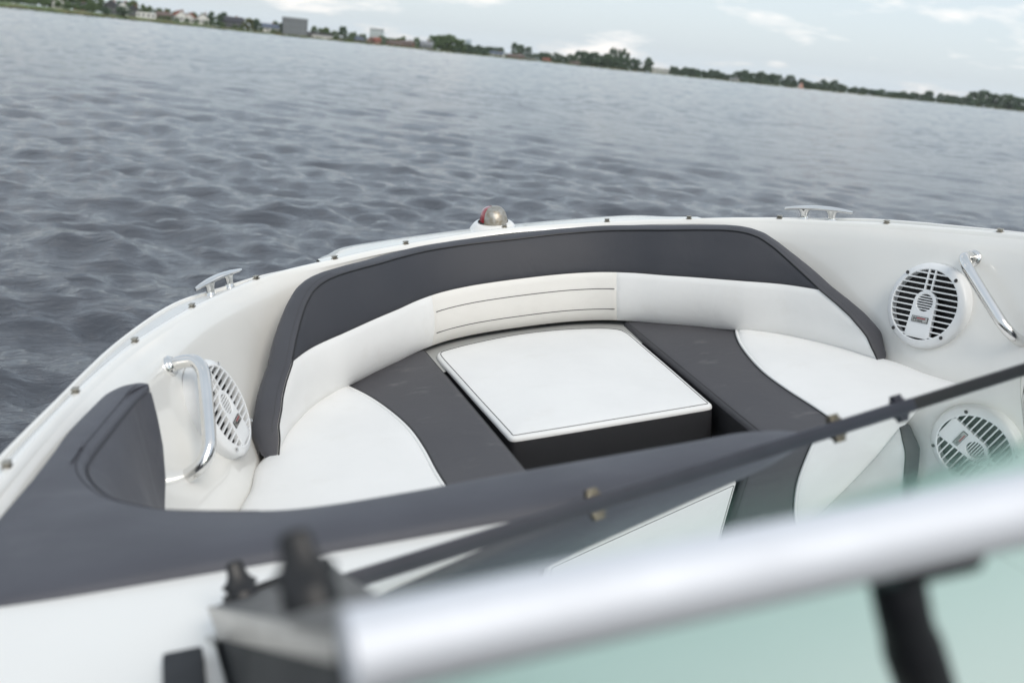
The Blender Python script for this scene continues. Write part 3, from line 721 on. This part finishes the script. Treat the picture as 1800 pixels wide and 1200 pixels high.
# side pane with its sill, running aft
s0 = at_d((371, 1128), .955); s1 = at_z((492, 1230), .398); sv = (s1-s0)/np.linalg.norm(s1-s0); s2 = s0+sv*1.1
bar(s0, s2, .010, .014, 'alu', 'side_sill', (0, 0, 1))
mb = MB(); s2 = s0+sv*((e2[1]-.42-s0[1])/sv[1]); tq = [e3+[.001, 0, -.001], e2+[.001, 0, -.001], e2+[-.005, -.42, .02], s2+[.002, 0, .006], s0+[.002, 0, .006]]
mb.poly(tq); mb.poly([np.array(p)+[.005, 0, 0] for p in tq]); part(mb, 'side_pane', 'smoke', ws, 0)
bar((-.815, -1.168, .391), (-.822, -2.2, .498), .030, .016, 'rubber', 'side_gasket', (0, 0, 1), bev=.004)
part(slab([mirror(p) for p in (c0+[.006, 0, 0], c1, c2, c3+[.002, 0, 0])], [(0, -.002, -.016), (0, -.002, -.016), (0, -.002, -.007), (0, -.002, -.007)]), 'corner_post', 'post', ws, 0)
part(slab([mirror(p) for p in (e0, e1, e2, e3)], (-.0035, .001, 0)), 'side_rail', 'alu', ws, 0)
bar(mirror(s0), mirror(s2), .010, .014, 'alu', 'side_sill', (0, 0, 1))
mb = MB(); mb.poly([mirror(p) for p in tq]); mb.poly([mirror(np.array(p)+[.005, 0, 0]) for p in tq]); part(mb, 'side_pane', 'smoke', ws, 0)
# wing knobs on the post
def knob(p, turn):
    p = np.asarray(p, float); n = GM; a = np.array([1., 0, 0])-n[0]*n; a /= np.linalg.norm(a); b = np.cross(n, a)
    a, b = math.cos(turn)*a+math.sin(turn)*b, math.cos(turn)*b-math.sin(turn)*a
    rows = []
    for h, w, t in ((-.003, .0125, .0125), (.004, .0125, .0125), (.008, .0115, .0105), (.0105, .0140, .008), (.0125, .0145, .0072), (.015, .0105, .0062), (.020, .0078, .0048), (.0265, .0074, .0044), (.029, .0066, .004), (.0302, .0046, .0028), (.0306, .0005, .0005)):
        rows.append([p+n*h+a*w*np.sign(math.cos(q))*abs(math.cos(q))**.75+b*t*math.sin(q) for q in np.linspace(0, 2*math.pi, 24, endpoint=False)])
    part(MB().grid(rows, closev=True), 'wing_knob', 'black', ws, 60)
knob((-.765, -1.128, .408), .25); knob((-.7475, -1.519, .636), -.2)
# strut that hangs from the rail and its clamp
cl = at_d((1648, 978), .452)
part(MB().box(cl, .034, .014, .013, bev=.006), 'strut_clamp', 'rubber', ws)
part(MB().tube(spline([at_d((1575, 1010), .455), at_d((1585, 1060), .46), at_d((1592, 1095), .47), at_d((1605, 1140), .48), at_d((1625, 1200), .50), at_d((1650, 1290), .54), at_d((1655, 1350), .70)], 30), [.0105]*4+[.0118]*5+[.0135]*4+[.017]*6+[.019]*11, 16), 'strut', 'rubber', ws, 60)
# dash bridging the two halves of the deck, its front, cockpit sides and transom
mb = MB(); mb.grid([[(x, y, zdeck(y)-.012) for x in np.linspace(-.1645, .1645, 10)] for y in np.linspace(-1.03, -1.60, 14)]); part(mb, 'dash', 'gel2', smooth=60)
mb = MB().box((0, -1.60, .0), 1.62, .03, .80, bev=.006); part(mb, 'dash_front', 'gel')
for sg in (-1, 1):
    mb = MB(); mb.grid([[(sg*(.80-.04*k), y, zdeck(y)-.013-(.85*k)) for k in (0, .5, 1)] for y in np.linspace(-1.6, -2.55, 6)])
    part(mb, 'cockpit_side', 'gel')
part(MB().box((0, -2.57, .12), 2.0, .05, .80, bev=.01), 'transom', 'gel')
for e in [o for o in bpy.data.objects if '_b' in o]: del e['_b']

# ================================================================== FAR SHORE
def shore_dist(px): return float(np.interp(px, [-900, 0, 500, 1000, 1800, 2700], [420, 500, 620, 800, 1050, 1200]))
def azim(px):
    """horizontal world direction of the far shore seen at photo column px"""
    d = B @ ray((px, 11.5+.104*px)); d = np.array([d[0], d[1], 0]); return d/np.linalg.norm(d)
def shore(px, back=0.0, z=0.0):
    p = np.array([cw[0], cw[1], 0])+azim(px)*(shore_dist(px)+back); p[2] = z; return p
def px_m(px, back=0): return (shore_dist(px)+back)/FPX/ math.cos(math.atan((px-900)/FPX))**0     # metres per photo pixel there
def bank_h(px): return float(np.interp(px, [-900, 0, 300, 480, 600, 1800, 2700], [2.4, 2.2, 1.7, 1.0, .7, .6, .6]))
rnd = random.Random(11)
ml = bpy.data.materials.new('grassy_shore'); ml.use_nodes = True; t = ml.node_tree; b = t.nodes['Principled BSDF']; b.inputs['Roughness'].default_value = .9
tc = t.nodes.new('ShaderNodeTexCoord'); n1 = t.nodes.new('ShaderNodeTexNoise'); n1.inputs['Scale'].default_value = .06; n1.inputs['Detail'].default_value = 8; t.links.new(tc.outputs['Object'], n1.inputs[0])
r1 = t.nodes.new('ShaderNodeValToRGB'); t.links.new(n1.outputs[0], r1.inputs[0]); e = r1.color_ramp.elements
e[0].position = .35; e[0].color = (.055, .10, .03, 1); e[1].position = .68; e[1].color = (.20, .17, .085, 1); x = e.new(.52); x.color = (.095, .14, .04, 1)
t.links.new(r1.outputs[0], b.inputs['Base Color'])
rows = []
for px in np.linspace(-900, 2700, 240):
    h = bank_h(px); j = 1.5*math.sin(px*.05)+rnd.uniform(-1, 1)
    rows.append([shore(px, j, -.3), shore(px, j+.8, .12), shore(px, j+4, .3*h), shore(px, j+12, .8*h), shore(px, 26, h), shore(px, 90, h), shore(px, 600, h), shore(px, 1800, h+.3)])
o = MB().grid(rows).build('shore_land', ml, None, (0, 0, 0), 60); o['kind'] = 'structure'
# reeds along the edge
mreed = mat('reed', (.17, .15, .07), .9, var=.3, vscale=.2, var2=(.10, .14, .045))
mb = MB()
for k in range(2600):
    px = rnd.uniform(-200, 2000); p = shore(px, rnd.uniform(.5, 4), .05); hgt = rnd.uniform(.5, 1.25); a = rnd.uniform(0, math.pi); w = rnd.uniform(.5, 1.6)
    q = np.array([math.cos(a), math.sin(a), 0])*w; tp = np.array([rnd.uniform(-.3, .3), rnd.uniform(-.3, .3), hgt])
    o = len(mb.v); mb.v += [list(p-q), list(p+q), list(p+q*.7+tp), list(p-q*.6+tp*.85)]; mb.f.append((o, o+1, o+2, o+3))
o = mb.build('reeds', mreed, None, (0, 0, 0), 0); tag(o, 'pale reeds fringing the far waterline', 'reeds', kind='stuff')

# ---- trees
def leafmat(name, c1, c2):
    m = bpy.data.materials.new(name); m.use_nodes = True; t = m.node_tree; b = t.nodes['Principled BSDF']; b.inputs['Roughness'].default_value = .75
    oi = t.nodes.new('ShaderNodeObjectInfo'); g = t.nodes.new('ShaderNodeNewGeometry'); ad = t.nodes.new('ShaderNodeMath'); ad.operation = 'ADD'
    t.links.new(oi.outputs['Random'], ad.inputs[0]); t.links.new(g.outputs['Random Per Island'], ad.inputs[1])
    hf = t.nodes.new('ShaderNodeMath'); hf.operation = 'MULTIPLY'; hf.inputs[1].default_value = .5; t.links.new(ad.outputs[0], hf.inputs[0])
    mi = t.nodes.new('ShaderNodeMixRGB'); t.links.new(hf.outputs[0], mi.inputs[0]); mi.inputs[1].default_value = (*c1, 1); mi.inputs[2].default_value = (*c2, 1)
    t.links.new(mi.outputs[0], b.inputs['Base Color']); return m
LM = [leafmat('foliage_mid', (.065, .115, .04), (.115, .165, .065)), leafmat('foliage_dark', (.050, .092, .050), (.09, .135, .072)), leafmat('foliage_olive', (.095, .115, .04), (.15, .16, .07))]
bark = mat('bark', (.10, .08, .06), .9, var=.3, vscale=2)
def crown_mesh(kind, seed):
    q = random.Random(seed); mb = MB(); cl = []
    if kind == 'poplar':
        for k in range(26): z = q.uniform(.10, 1.0); r = .17*math.sin(math.pi*min(1, z*.8+.12))**.7; a = q.uniform(0, 6.28); cl.append((r*.7*math.cos(a), r*.7*math.sin(a), z-.03, .085))
    elif kind == 'bush':
        for k in range(18): a = q.uniform(0, 6.28); r = q.uniform(0, .42); cl.append((r*math.cos(a), r*math.sin(a), q.uniform(.12, .80*(1-r*.9)), .20))
    else:
        for k in range(44):
            z = q.uniform(.10, .93); w = .40*math.sin(math.pi*(z+.02)/1.0)**.6; a = q.uniform(0, 6.28); r = w*math.sqrt(q.uniform(.1, 1)); cl.append((r*math.cos(a), r*math.sin(a), z, q.uniform(.09, .16)))
    for cx, cy, cz, cr_ in cl:
        for k in range(40):
            v = np.array([q.gauss(0, 1) for _ in range(3)]); v /= np.linalg.norm(v); p = np.array([cx, cy, cz])+v*cr_*q.uniform(.55, 1.05)*[1, 1, .8]
            if p[2] < .02: continue
            a = np.array([q.gauss(0, 1) for _ in range(3)]); a /= np.linalg.norm(a); bb = np.cross(a, v); bb /= np.linalg.norm(bb)+1e-9; sz = q.uniform(.028, .055)
            o = len(mb.v); mb.v += [list(p+a*sz), list(p+bb*sz), list(p-a*sz), list(p-bb*sz)]; mb.f.append((o, o+1, o+2, o+3))
    return mb
def trunk_mesh(seed, h=.55):
    q = random.Random(seed); mb = MB(); mb.tube([(0, 0, -.03), (.005, 0, .15), (.01, .01, .35), (0, .01, h)], [.026, .02, .015, .006], 7)
    for k in range(5):
        a = q.uniform(0, 6.28); z = q.uniform(.2, .42); mb.tube([(0, 0, z), (.12*math.cos(a), .12*math.sin(a), z+.12), (.24*math.cos(a), .24*math.sin(a), z+.22)], [.010, .007, .003], 5)
    return mb
PROTO = {}
def proto(kind, v):
    if (kind, v) not in PROTO:
        def me(mb, m):
            o = mb.build('x', m, None, (0, 0, 0), 0); d = o.data; bpy.data.objects.remove(o); return d
        PROTO[(kind, v)] = (me(crown_mesh(kind, 31*v+len(kind)), LM[0]), me(trunk_mesh(v), bark))
    return PROTO[(kind, v)]
def tree(px, hp, wp, label, kind='tree', lm=0, back=20, grp='trees along the far shore'):
    mpp = px_m(px, back); hgt, wid = hp*mpp, wp*mpp
    e = bpy.data.objects.new({'tree': 'tree', 'poplar': 'poplar_tree', 'bush': 'bush'}[kind], None); col.objects.link(e)
    z0 = bank_h(px) if back >= 26 else bank_h(px)*np.interp(back, [0, 4, 12, 26], [.05, .3, .8, 1])
    e.location = shore(px, back, z0); e.rotation_euler = (0, 0, rnd.uniform(0, 6.28)); f = {'tree': .92, 'poplar': .42, 'bush': 1.05}[kind]
    e.scale = (wid/f, wid/f, hgt/1.02)
    cm, tm = proto(kind, rnd.randrange(5))
    for nm, d in (('crown', cm), ('trunk', tm)):
        c = bpy.data.objects.new(nm, d); col.objects.link(c); c.parent = e
        if nm == 'crown': c.material_slots[0].link = 'OBJECT'; c.material_slots[0].material = LM[lm]
    tag(e, label, 'bush' if kind == 'bush' else 'tree', grp); return e
ORD = 'first second third fourth fifth sixth seventh eighth ninth tenth eleventh twelfth thirteenth fourteenth fifteenth sixteenth seventeenth'.split()
def row(x0, x1, n, h0, h1, w, label, lm=0, back=(15, 60), kind='tree'):
    for k in range(n):
        px = x0+(x1-x0)*(k+.5)/n+rnd.uniform(-.25, .25)*(x1-x0)/n
        tree(px, rnd.uniform(h0, h1), w*rnd.uniform(.85, 1.2), label+', '+ORD[k]+' from the left', kind, lm, rnd.uniform(*back), 'trees along the far shore' if kind == 'tree' else 'shrubs along the far shore')
row(-60, 165, 16, 30, 38, 30, 'tall green tree of the wood filling the top left corner', 0, (70, 130))
tree(115, 13, 18, 'round bush on the green bank below the leftmost houses', 'bush', 0, 14, 'bushes on the left bank')
tree(160, 17, 17, 'green tree left of the two round waterside bushes', 'tree', 0, 22)
tree(185, 16, 22, 'smaller of two round bushes at the left water edge', 'bush', 1, 10, 'bushes on the left bank')
tree(217, 22, 30, 'largest round dark bush right at the left water edge', 'bush', 1, 9, 'bushes on the left bank')
row(170, 245, 5, 22, 27, 17, 'green tree among the dark roofed houses on the left', 0, (80, 110))
tree(236, 25, 13, 'brownish slim tree above the dark roofed houses', 'tree', 2, 60)
row(245, 300, 4, 16, 22, 15, 'green tree behind the white caravan', 0, (50, 80))
row(300, 372, 6, 16, 20, 14, 'green tree behind the row of white gabled houses', 0, (90, 120))
row(366, 398, 3, 20, 26, 17, 'green tree between the gabled houses and the dark house', 1, (40, 70))
tree(437, 20, 22, 'brownish tree right of the long dark house', 'tree', 2, 16); tree(449, 20, 20, 'dark green tree left of the white house with blue roof', 'tree', 1, 30)
row(478, 498, 2, 17, 20, 15, 'green tree between white house and the large grey hall', 0, (40, 60))
row(545, 592, 4, 14, 19, 13, 'green tree right of the large grey hall', 0, (40, 70)); tree(572, 19, 17, 'olive tree behind the low building beside the grey hall', 'tree', 2, 60)
tree(602, 24, 18, 'round dark tree standing alone left of the orange house', 'tree', 1, 30)
row(612, 645, 4, 12, 17, 12, 'small green tree left of the orange house', 0, (30, 60))
row(668, 752, 9, 11, 19, 14, 'green tree behind the brown roofs right of the orange house', 0, (70, 110))
row(757, 812, 7, 22, 29, 22, 'green tree of the dense wood below the water tower', 0, (20, 60))
row(806, 850, 6, 12, 18, 15, 'green tree of the low end of the wood', 1, (20, 60))
row(850, 884, 4, 14, 17, 14, 'bluish green tree behind the white cottage', 1, (60, 110))
row(893, 920, 2, 23, 27, 17, 'round dark tree right of the white cottage', 1, (30, 50)); tree(927, 22, 15, 'round dark tree beside a taller one right of the white cottage', 'tree', 1, 40)
row(936, 1012, 9, 12, 18, 15, 'dark green tree left of the poplars', 1, (20, 60))
row(1010, 1068, 6, 19, 26, 20, 'dark green tree directly left of the poplars', 1, (20, 60))
for k, (px, hp) in enumerate(((1071, 36), (1079, 35), (1086, 33), (1093, 34), (1100, 29))): tree(px, hp, 10, 'tall poplar in the highest clump of the far shore, '+ORD[k]+' from the left', 'poplar', 1, 40, 'poplars of the far shore')
row(1066, 1125, 6, 18, 25, 17, 'dark green tree around the feet of the poplars', 1, (15, 35))
tree(1138, 25, 18, 'round dark tree alone right of the poplars', 'tree', 1, 30)
row(1178, 1200, 3, 11, 17, 11, 'small tree at the end of the white sheds', 1, (20, 40))
row(1198, 1262, 8, 11, 17, 16, 'green tree right of the white sheds', 1, (15, 60))
row(1262, 1290, 3, 8, 13, 13, 'low green tree in a gap of the right-hand wood', 1, (15, 60))
row(1288, 1362, 9, 16, 21, 19, 'dark green tree left of the orange sail', 1, (15, 60))
row(1362, 1470, 11, 11, 20, 18, 'dark green tree behind the orange sail', 1, (15, 60))
row(1470, 1630, 17, 9, 14, 17, 'low dark tree of the long strip on the right', 1, (15, 70))
tree(1630, 17, 20, 'round dark tree rising above the long low strip', 'tree', 1, 30)
row(1645, 1705, 6, 11, 16, 15, 'dark tree left of the tall wood at the right edge', 1, (15, 60))
row(1702, 1765, 6, 22, 27, 20, 'tall dark tree of the wood near the right edge', 1, (15, 60))
row(1765, 1860, 8, 20, 25, 20, 'tall dark tree cut by the right edge', 1, (15, 60))

row(-40, 175, 14, 14, 20, 22, 'green shrub of the thicket under the top left wood', 0, (30, 62), 'bush')
row(240, 500, 16, 7, 10, 14, 'garden shrub in front of the left-hand houses', 0, (28, 36), 'bush')
row(585, 755, 12, 7, 10, 16, 'shrub around the orange house and brown roofs', 0, (42, 62), 'bush')
row(800, 1070, 17, 8, 12, 19, 'shrub under the trees left of the poplars', 1, (16, 60), 'bush')
row(1070, 1300, 14, 7, 10, 19, 'shrub between the poplars and the right-hand wood', 1, (45, 60), 'bush')
row(1285, 1560, 16, 8, 12, 20, 'shrub along the foot of the right-hand wood', 1, (10, 40), 'bush')
row(1560, 1830, 16, 8, 11, 20, 'shrub along the far right waterline', 1, (10, 40), 'bush')
# ---- houses and other buildings
HM = {k: mat('wall_'+k, c, .8, var=.1, vscale=.6) for k, c in {'white': (.70, .69, .66), 'brick': (.22, .12, .085), 'grey': (.17, .185, .20), 'dark': (.06, .06, .065), 'orange': (.36, .12, .07), 'glass': (.55, .60, .62), 'blue': (.38, .44, .50)}.items()}
RM = {k: mat('roof_'+k, c, .8, var=.2, vscale=.8) for k, c in {'dark': (.045, .047, .055), 'red': (.24, .085, .055), 'brown': (.13, .095, .08), 'blue': (.10, .125, .17), 'grey': (.22, .23, .24), 'white': (.72, .72, .70)}.items()}
pane = mat('window_pane', (.04, .05, .06), .1); wframe = mat('window_frame', (.7, .7, .68), .5)
def house(px, wp, hp, wall, roof, label, rt='gable', back=40, cat='house', name='house', win=(3, 1), depth=9, lift=0, turn=None, group_=None):
    mpp = px_m(px, back); w, h = wp*mpp, hp*mpp; d = azim(px); a = math.atan2(-d[0], d[1])+(turn if turn is not None else rnd.uniform(-.25, .25))
    e = bpy.data.objects.new(name, None); col.objects.link(e); e.location = shore(px, back, bank_h(px)-.1+lift*mpp); e.rotation_euler = (0, 0, a)
    e_h = h*(.55 if rt != 'flat' else .93); hw, hd_ = w/2, depth/2
    def add(mb, nm, m, par=e): o = mb.build(nm, m, par, (0, 0, 0), 0); return o
    mb = MB().box((0, 0, e_h/2), w, depth, e_h)
    if rt == 'front':                                # gable facing the lake
        for y in (-hd_, hd_): mb.poly([(-hw, y, e_h), (hw, y, e_h), (0, y, h*.98)])
    elif rt == 'gable':
        for x_ in (-hw, hw): mb.poly([(x_, -hd_, e_h), (x_, hd_, e_h), (x_, 0, h*.98)])
    add(mb, 'wall', HM[wall])
    if rt == 'gable': r = MB(); [r.box((0, sg*hd_*.53, (e_h+h)/2-.02), w*1.04, math.hypot(hd_*1.12, h-e_h), .25, ((1, 0, 0), (0, hd_*1.06/math.hypot(hd_*1.06, h-e_h), -sg*(h-e_h)/math.hypot(hd_*1.06, h-e_h)), (0, sg*(h-e_h)/math.hypot(hd_*1.06, h-e_h), hd_*1.06/math.hypot(hd_*1.06, h-e_h)))) for sg in (-1, 1)]
    elif rt == 'front': r = MB(); [r.box((sg*hw*.53, 0, (e_h+h)/2), math.hypot(hw*1.12, h-e_h), depth*1.05, .25, ((hw*1.06/math.hypot(hw*1.06, h-e_h), 0, -sg*(h-e_h)/math.hypot(hw*1.06, h-e_h)), (0, 1, 0), (sg*(h-e_h)/math.hypot(hw*1.06, h-e_h), 0, hw*1.06/math.hypot(hw*1.06, h-e_h)))) for sg in (-1, 1)]
    else: r = MB().box((0, 0, h*.965), w*1.015, depth*1.02, h*.07)
    ro = add(r, 'roof', RM[roof])
    if rt != 'flat': add(MB().box((w*.22, 0, h*1.0), .8, .8, 1.4), 'chimney', HM['brick'], ro)
    nx, nz_ = win
    for i in range(nx):
        for j in range(nz_):
            x_ = -hw+w*(i+.5)/nx; z_ = e_h*(j+.55)/nz_; ww, hh = w/nx*.45, e_h/nz_*.42
            wi = add(MB().box((x_, -hd_-.03, z_), ww*1.15, .10, hh*1.15), 'window', wframe); add(MB().box((x_, -hd_-.07, z_), ww, .06, hh), 'pane', pane, wi)
    tag(e, label, cat, group_); return e
house(102, 18, 17, 'white', 'brown', 'white house with brown roof beside the top left wood', 'front', 60)
house(141, 20, 13, 'brick', 'dark', 'low brick house left of the round waterside bushes', 'gable', 70)
house(196, 20, 21, 'dark', 'dark', 'first dark roofed house right of the top left wood', 'front', 50); house(215, 20, 22, 'white', 'blue', 'second dark roofed house, above the largest round bush', 'front', 55); house(234, 16, 17, 'dark', 'dark', 'third dark roofed house left of the white caravan', 'front', 50)
house(257, 30, 9, 'white', 'white', 'long white caravan parked on the left bank', 'flat', 24, 'caravan', 'caravan', (4, 1), 4)
house(286, 22, 13, 'brick', 'brown', 'brown house between caravan and the white gables', 'gable', 45)
house(315, 19, 18, 'white', 'red', 'white gabled house, leftmost of a row of three', 'front', 45); house(334, 16, 16, 'white', 'red', 'white gabled house, middle of a row of three', 'front', 45); house(356, 19, 18, 'white', 'dark', 'white gabled house, rightmost of a row of three', 'front', 45)
house(406, 38, 18, 'dark', 'dark', 'long dark house left of the brownish tree', 'gable', 45, win=(6, 1))
house(472, 31, 14, 'white', 'blue', 'white house with dark blue roof left of grey hall', 'gable', 40, win=(4, 1))
house(517, 40, 28, 'grey', 'grey', 'large grey flat roofed hall, biggest building on the far shore', 'flat', 32, 'building', 'waterside_hall', (6, 3), 14, turn=.05)
house(561, 42, 9, 'dark', 'dark', 'long low dark building right of the grey hall', 'flat', 26, 'building', 'low_building', (8, 1), 8); house(566, 34, 4.5, 'white', 'white', 'white boat house strip in front of low dark building', 'flat', 15, 'building', 'boat_house', (6, 1), 4)
house(632, 14, 9, 'grey', 'blue', 'small grey house left of the orange house', 'gable', 40)
house(661, 20, 19, 'glass', 'grey', 'pale tall building rising behind the orange house', 'flat', 120, 'building', 'tall_building', (4, 3), 12, lift=6)
house(650, 9, 10, 'brick', 'brown', 'small dark red house touching the orange house', 'front', 28); house(661, 12, 11, 'orange', 'red', 'bright orange house below the pale tall building', 'gable', 28)
house(692, 24, 9, 'brick', 'brown', 'brown roofed house right of the orange house', 'gable', 35); house(715, 22, 11, 'brick', 'brown', 'second brown roofed house right of the orange house', 'gable', 40)
house(748, 20, 13, 'grey', 'grey', 'grey house with sloping roof left of the dense wood', 'gable', 30)
house(873, 24, 8, 'white', 'blue', 'white cottage with blue roof left of round dark trees', 'gable', 25); house(906, 27, 7, 'brick', 'brown', 'low brown roofed house under the round dark trees', 'gable', 22)
house(932, 12, 5, 'white', 'grey', 'tiny white shed right of the brown roofed house', 'gable', 22); house(960, 12, 6, 'orange', 'red', 'tiny orange roofed house among the dark trees', 'gable', 14); house(1010, 18, 5, 'brick', 'brown', 'low brown shed left of the poplars', 'gable', 14)
house(1164, 32, 9, 'white', 'white', 'long white shed right of the lone round tree', 'flat', 40, 'shed', 'shed', (5, 1), 12); house(1290, 14, 5, 'white', 'grey', 'small white shed at the left end of right-hand wood', 'gable', 14)
# water tower far behind the wood
e = bpy.data.objects.new('water_tower', None); col.objects.link(e); e.location = shore(822, 500, .6); k = px_m(822, 500)
tag(e, 'pale blue water tower rising above the wood', 'tower')
MB().lathe((0, 0, 0), (0, 0, 1), [(1.6*k, -1), (1.5*k, 9*k), (1.6*k, 14*k)], 20).build('shaft', HM['blue'], e, (0, 0, 0))
MB().lathe((0, 0, 0), (0, 0, 1), [(1.6*k, 13.5*k), (4.4*k, 15*k), (4.6*k, 21*k), (4.0*k, 22.5*k), (.1, 23*k)], 24).build('tank', HM['blue'], e, (0, 0, 0))
# small sailing boat in front of the right-hand wood
e = bpy.data.objects.new('sailing_boat', None); col.objects.link(e); p = shore(1407, -60, 0); e.location = p; k = px_m(1407, -60); e.rotation_euler = (0, 0, -.6)
tag(e, 'tiny sailing boat with orange sail in front of the right-hand wood', 'boat')
rows = []
for tt in np.linspace(-1, 1, 13):
    w = .9*(1-abs(tt)**2.5); rows.append([(tt*2.6, w*c_, .55*(1 if abs(c_) > .7 else 0)-.15+.1*abs(tt)) for c_ in (-1, -.75, -.3, .3, .75, 1)])
MB().grid(rows).build('hull', HM['white'], e, (0, 0, 0)); MB().tube([(.4, 0, 0), (.4, 0, 5.6)], .05, 8).build('mast', bark, e, (0, 0, 0))
ms = mat('orange_sail', (.62, .34, .26), .8, var=.1, vscale=1)
MB().grid([[(.35-2.4*u_*(1-v_), .18*math.sin(math.pi*u_)*(1-v_), .8+4.6*v_) for u_ in np.linspace(0, 1, 6)] for v_ in np.linspace(0, .98, 8)]).build('mainsail', ms, e, (0, 0, 0))
MB().grid([[(.45+1.7*u_*(1-v_), .12*math.sin(math.pi*u_)*(1-v_), .6+4.0*v_) for u_ in np.linspace(0, 1, 5)] for v_ in np.linspace(0, .98, 8)]).build('jib', ms, e, (0, 0, 0))

# ================================================================== thin lake haze
mh = bpy.data.materials.new('haze'); mh.use_nodes = True; t = mh.node_tree; t.nodes.clear()
pv = t.nodes.new('ShaderNodeVolumePrincipled'); pv.inputs['Color'].default_value = (.93, .96, 1.0, 1); pv.inputs['Density'].default_value = .00007; pv.inputs['Anisotropy'].default_value = .1
oo = t.nodes.new('ShaderNodeOutputMaterial'); t.links.new(pv.outputs[0], oo.inputs['Volume'])
hz_ = MB().box((cw[0], cw[1], 16), 9000, 9000, 36).build('haze', mh, None, (0, 0, 0), 0); tag(hz_, 'thin pale haze over the lake and far shore', 'haze', kind='stuff')
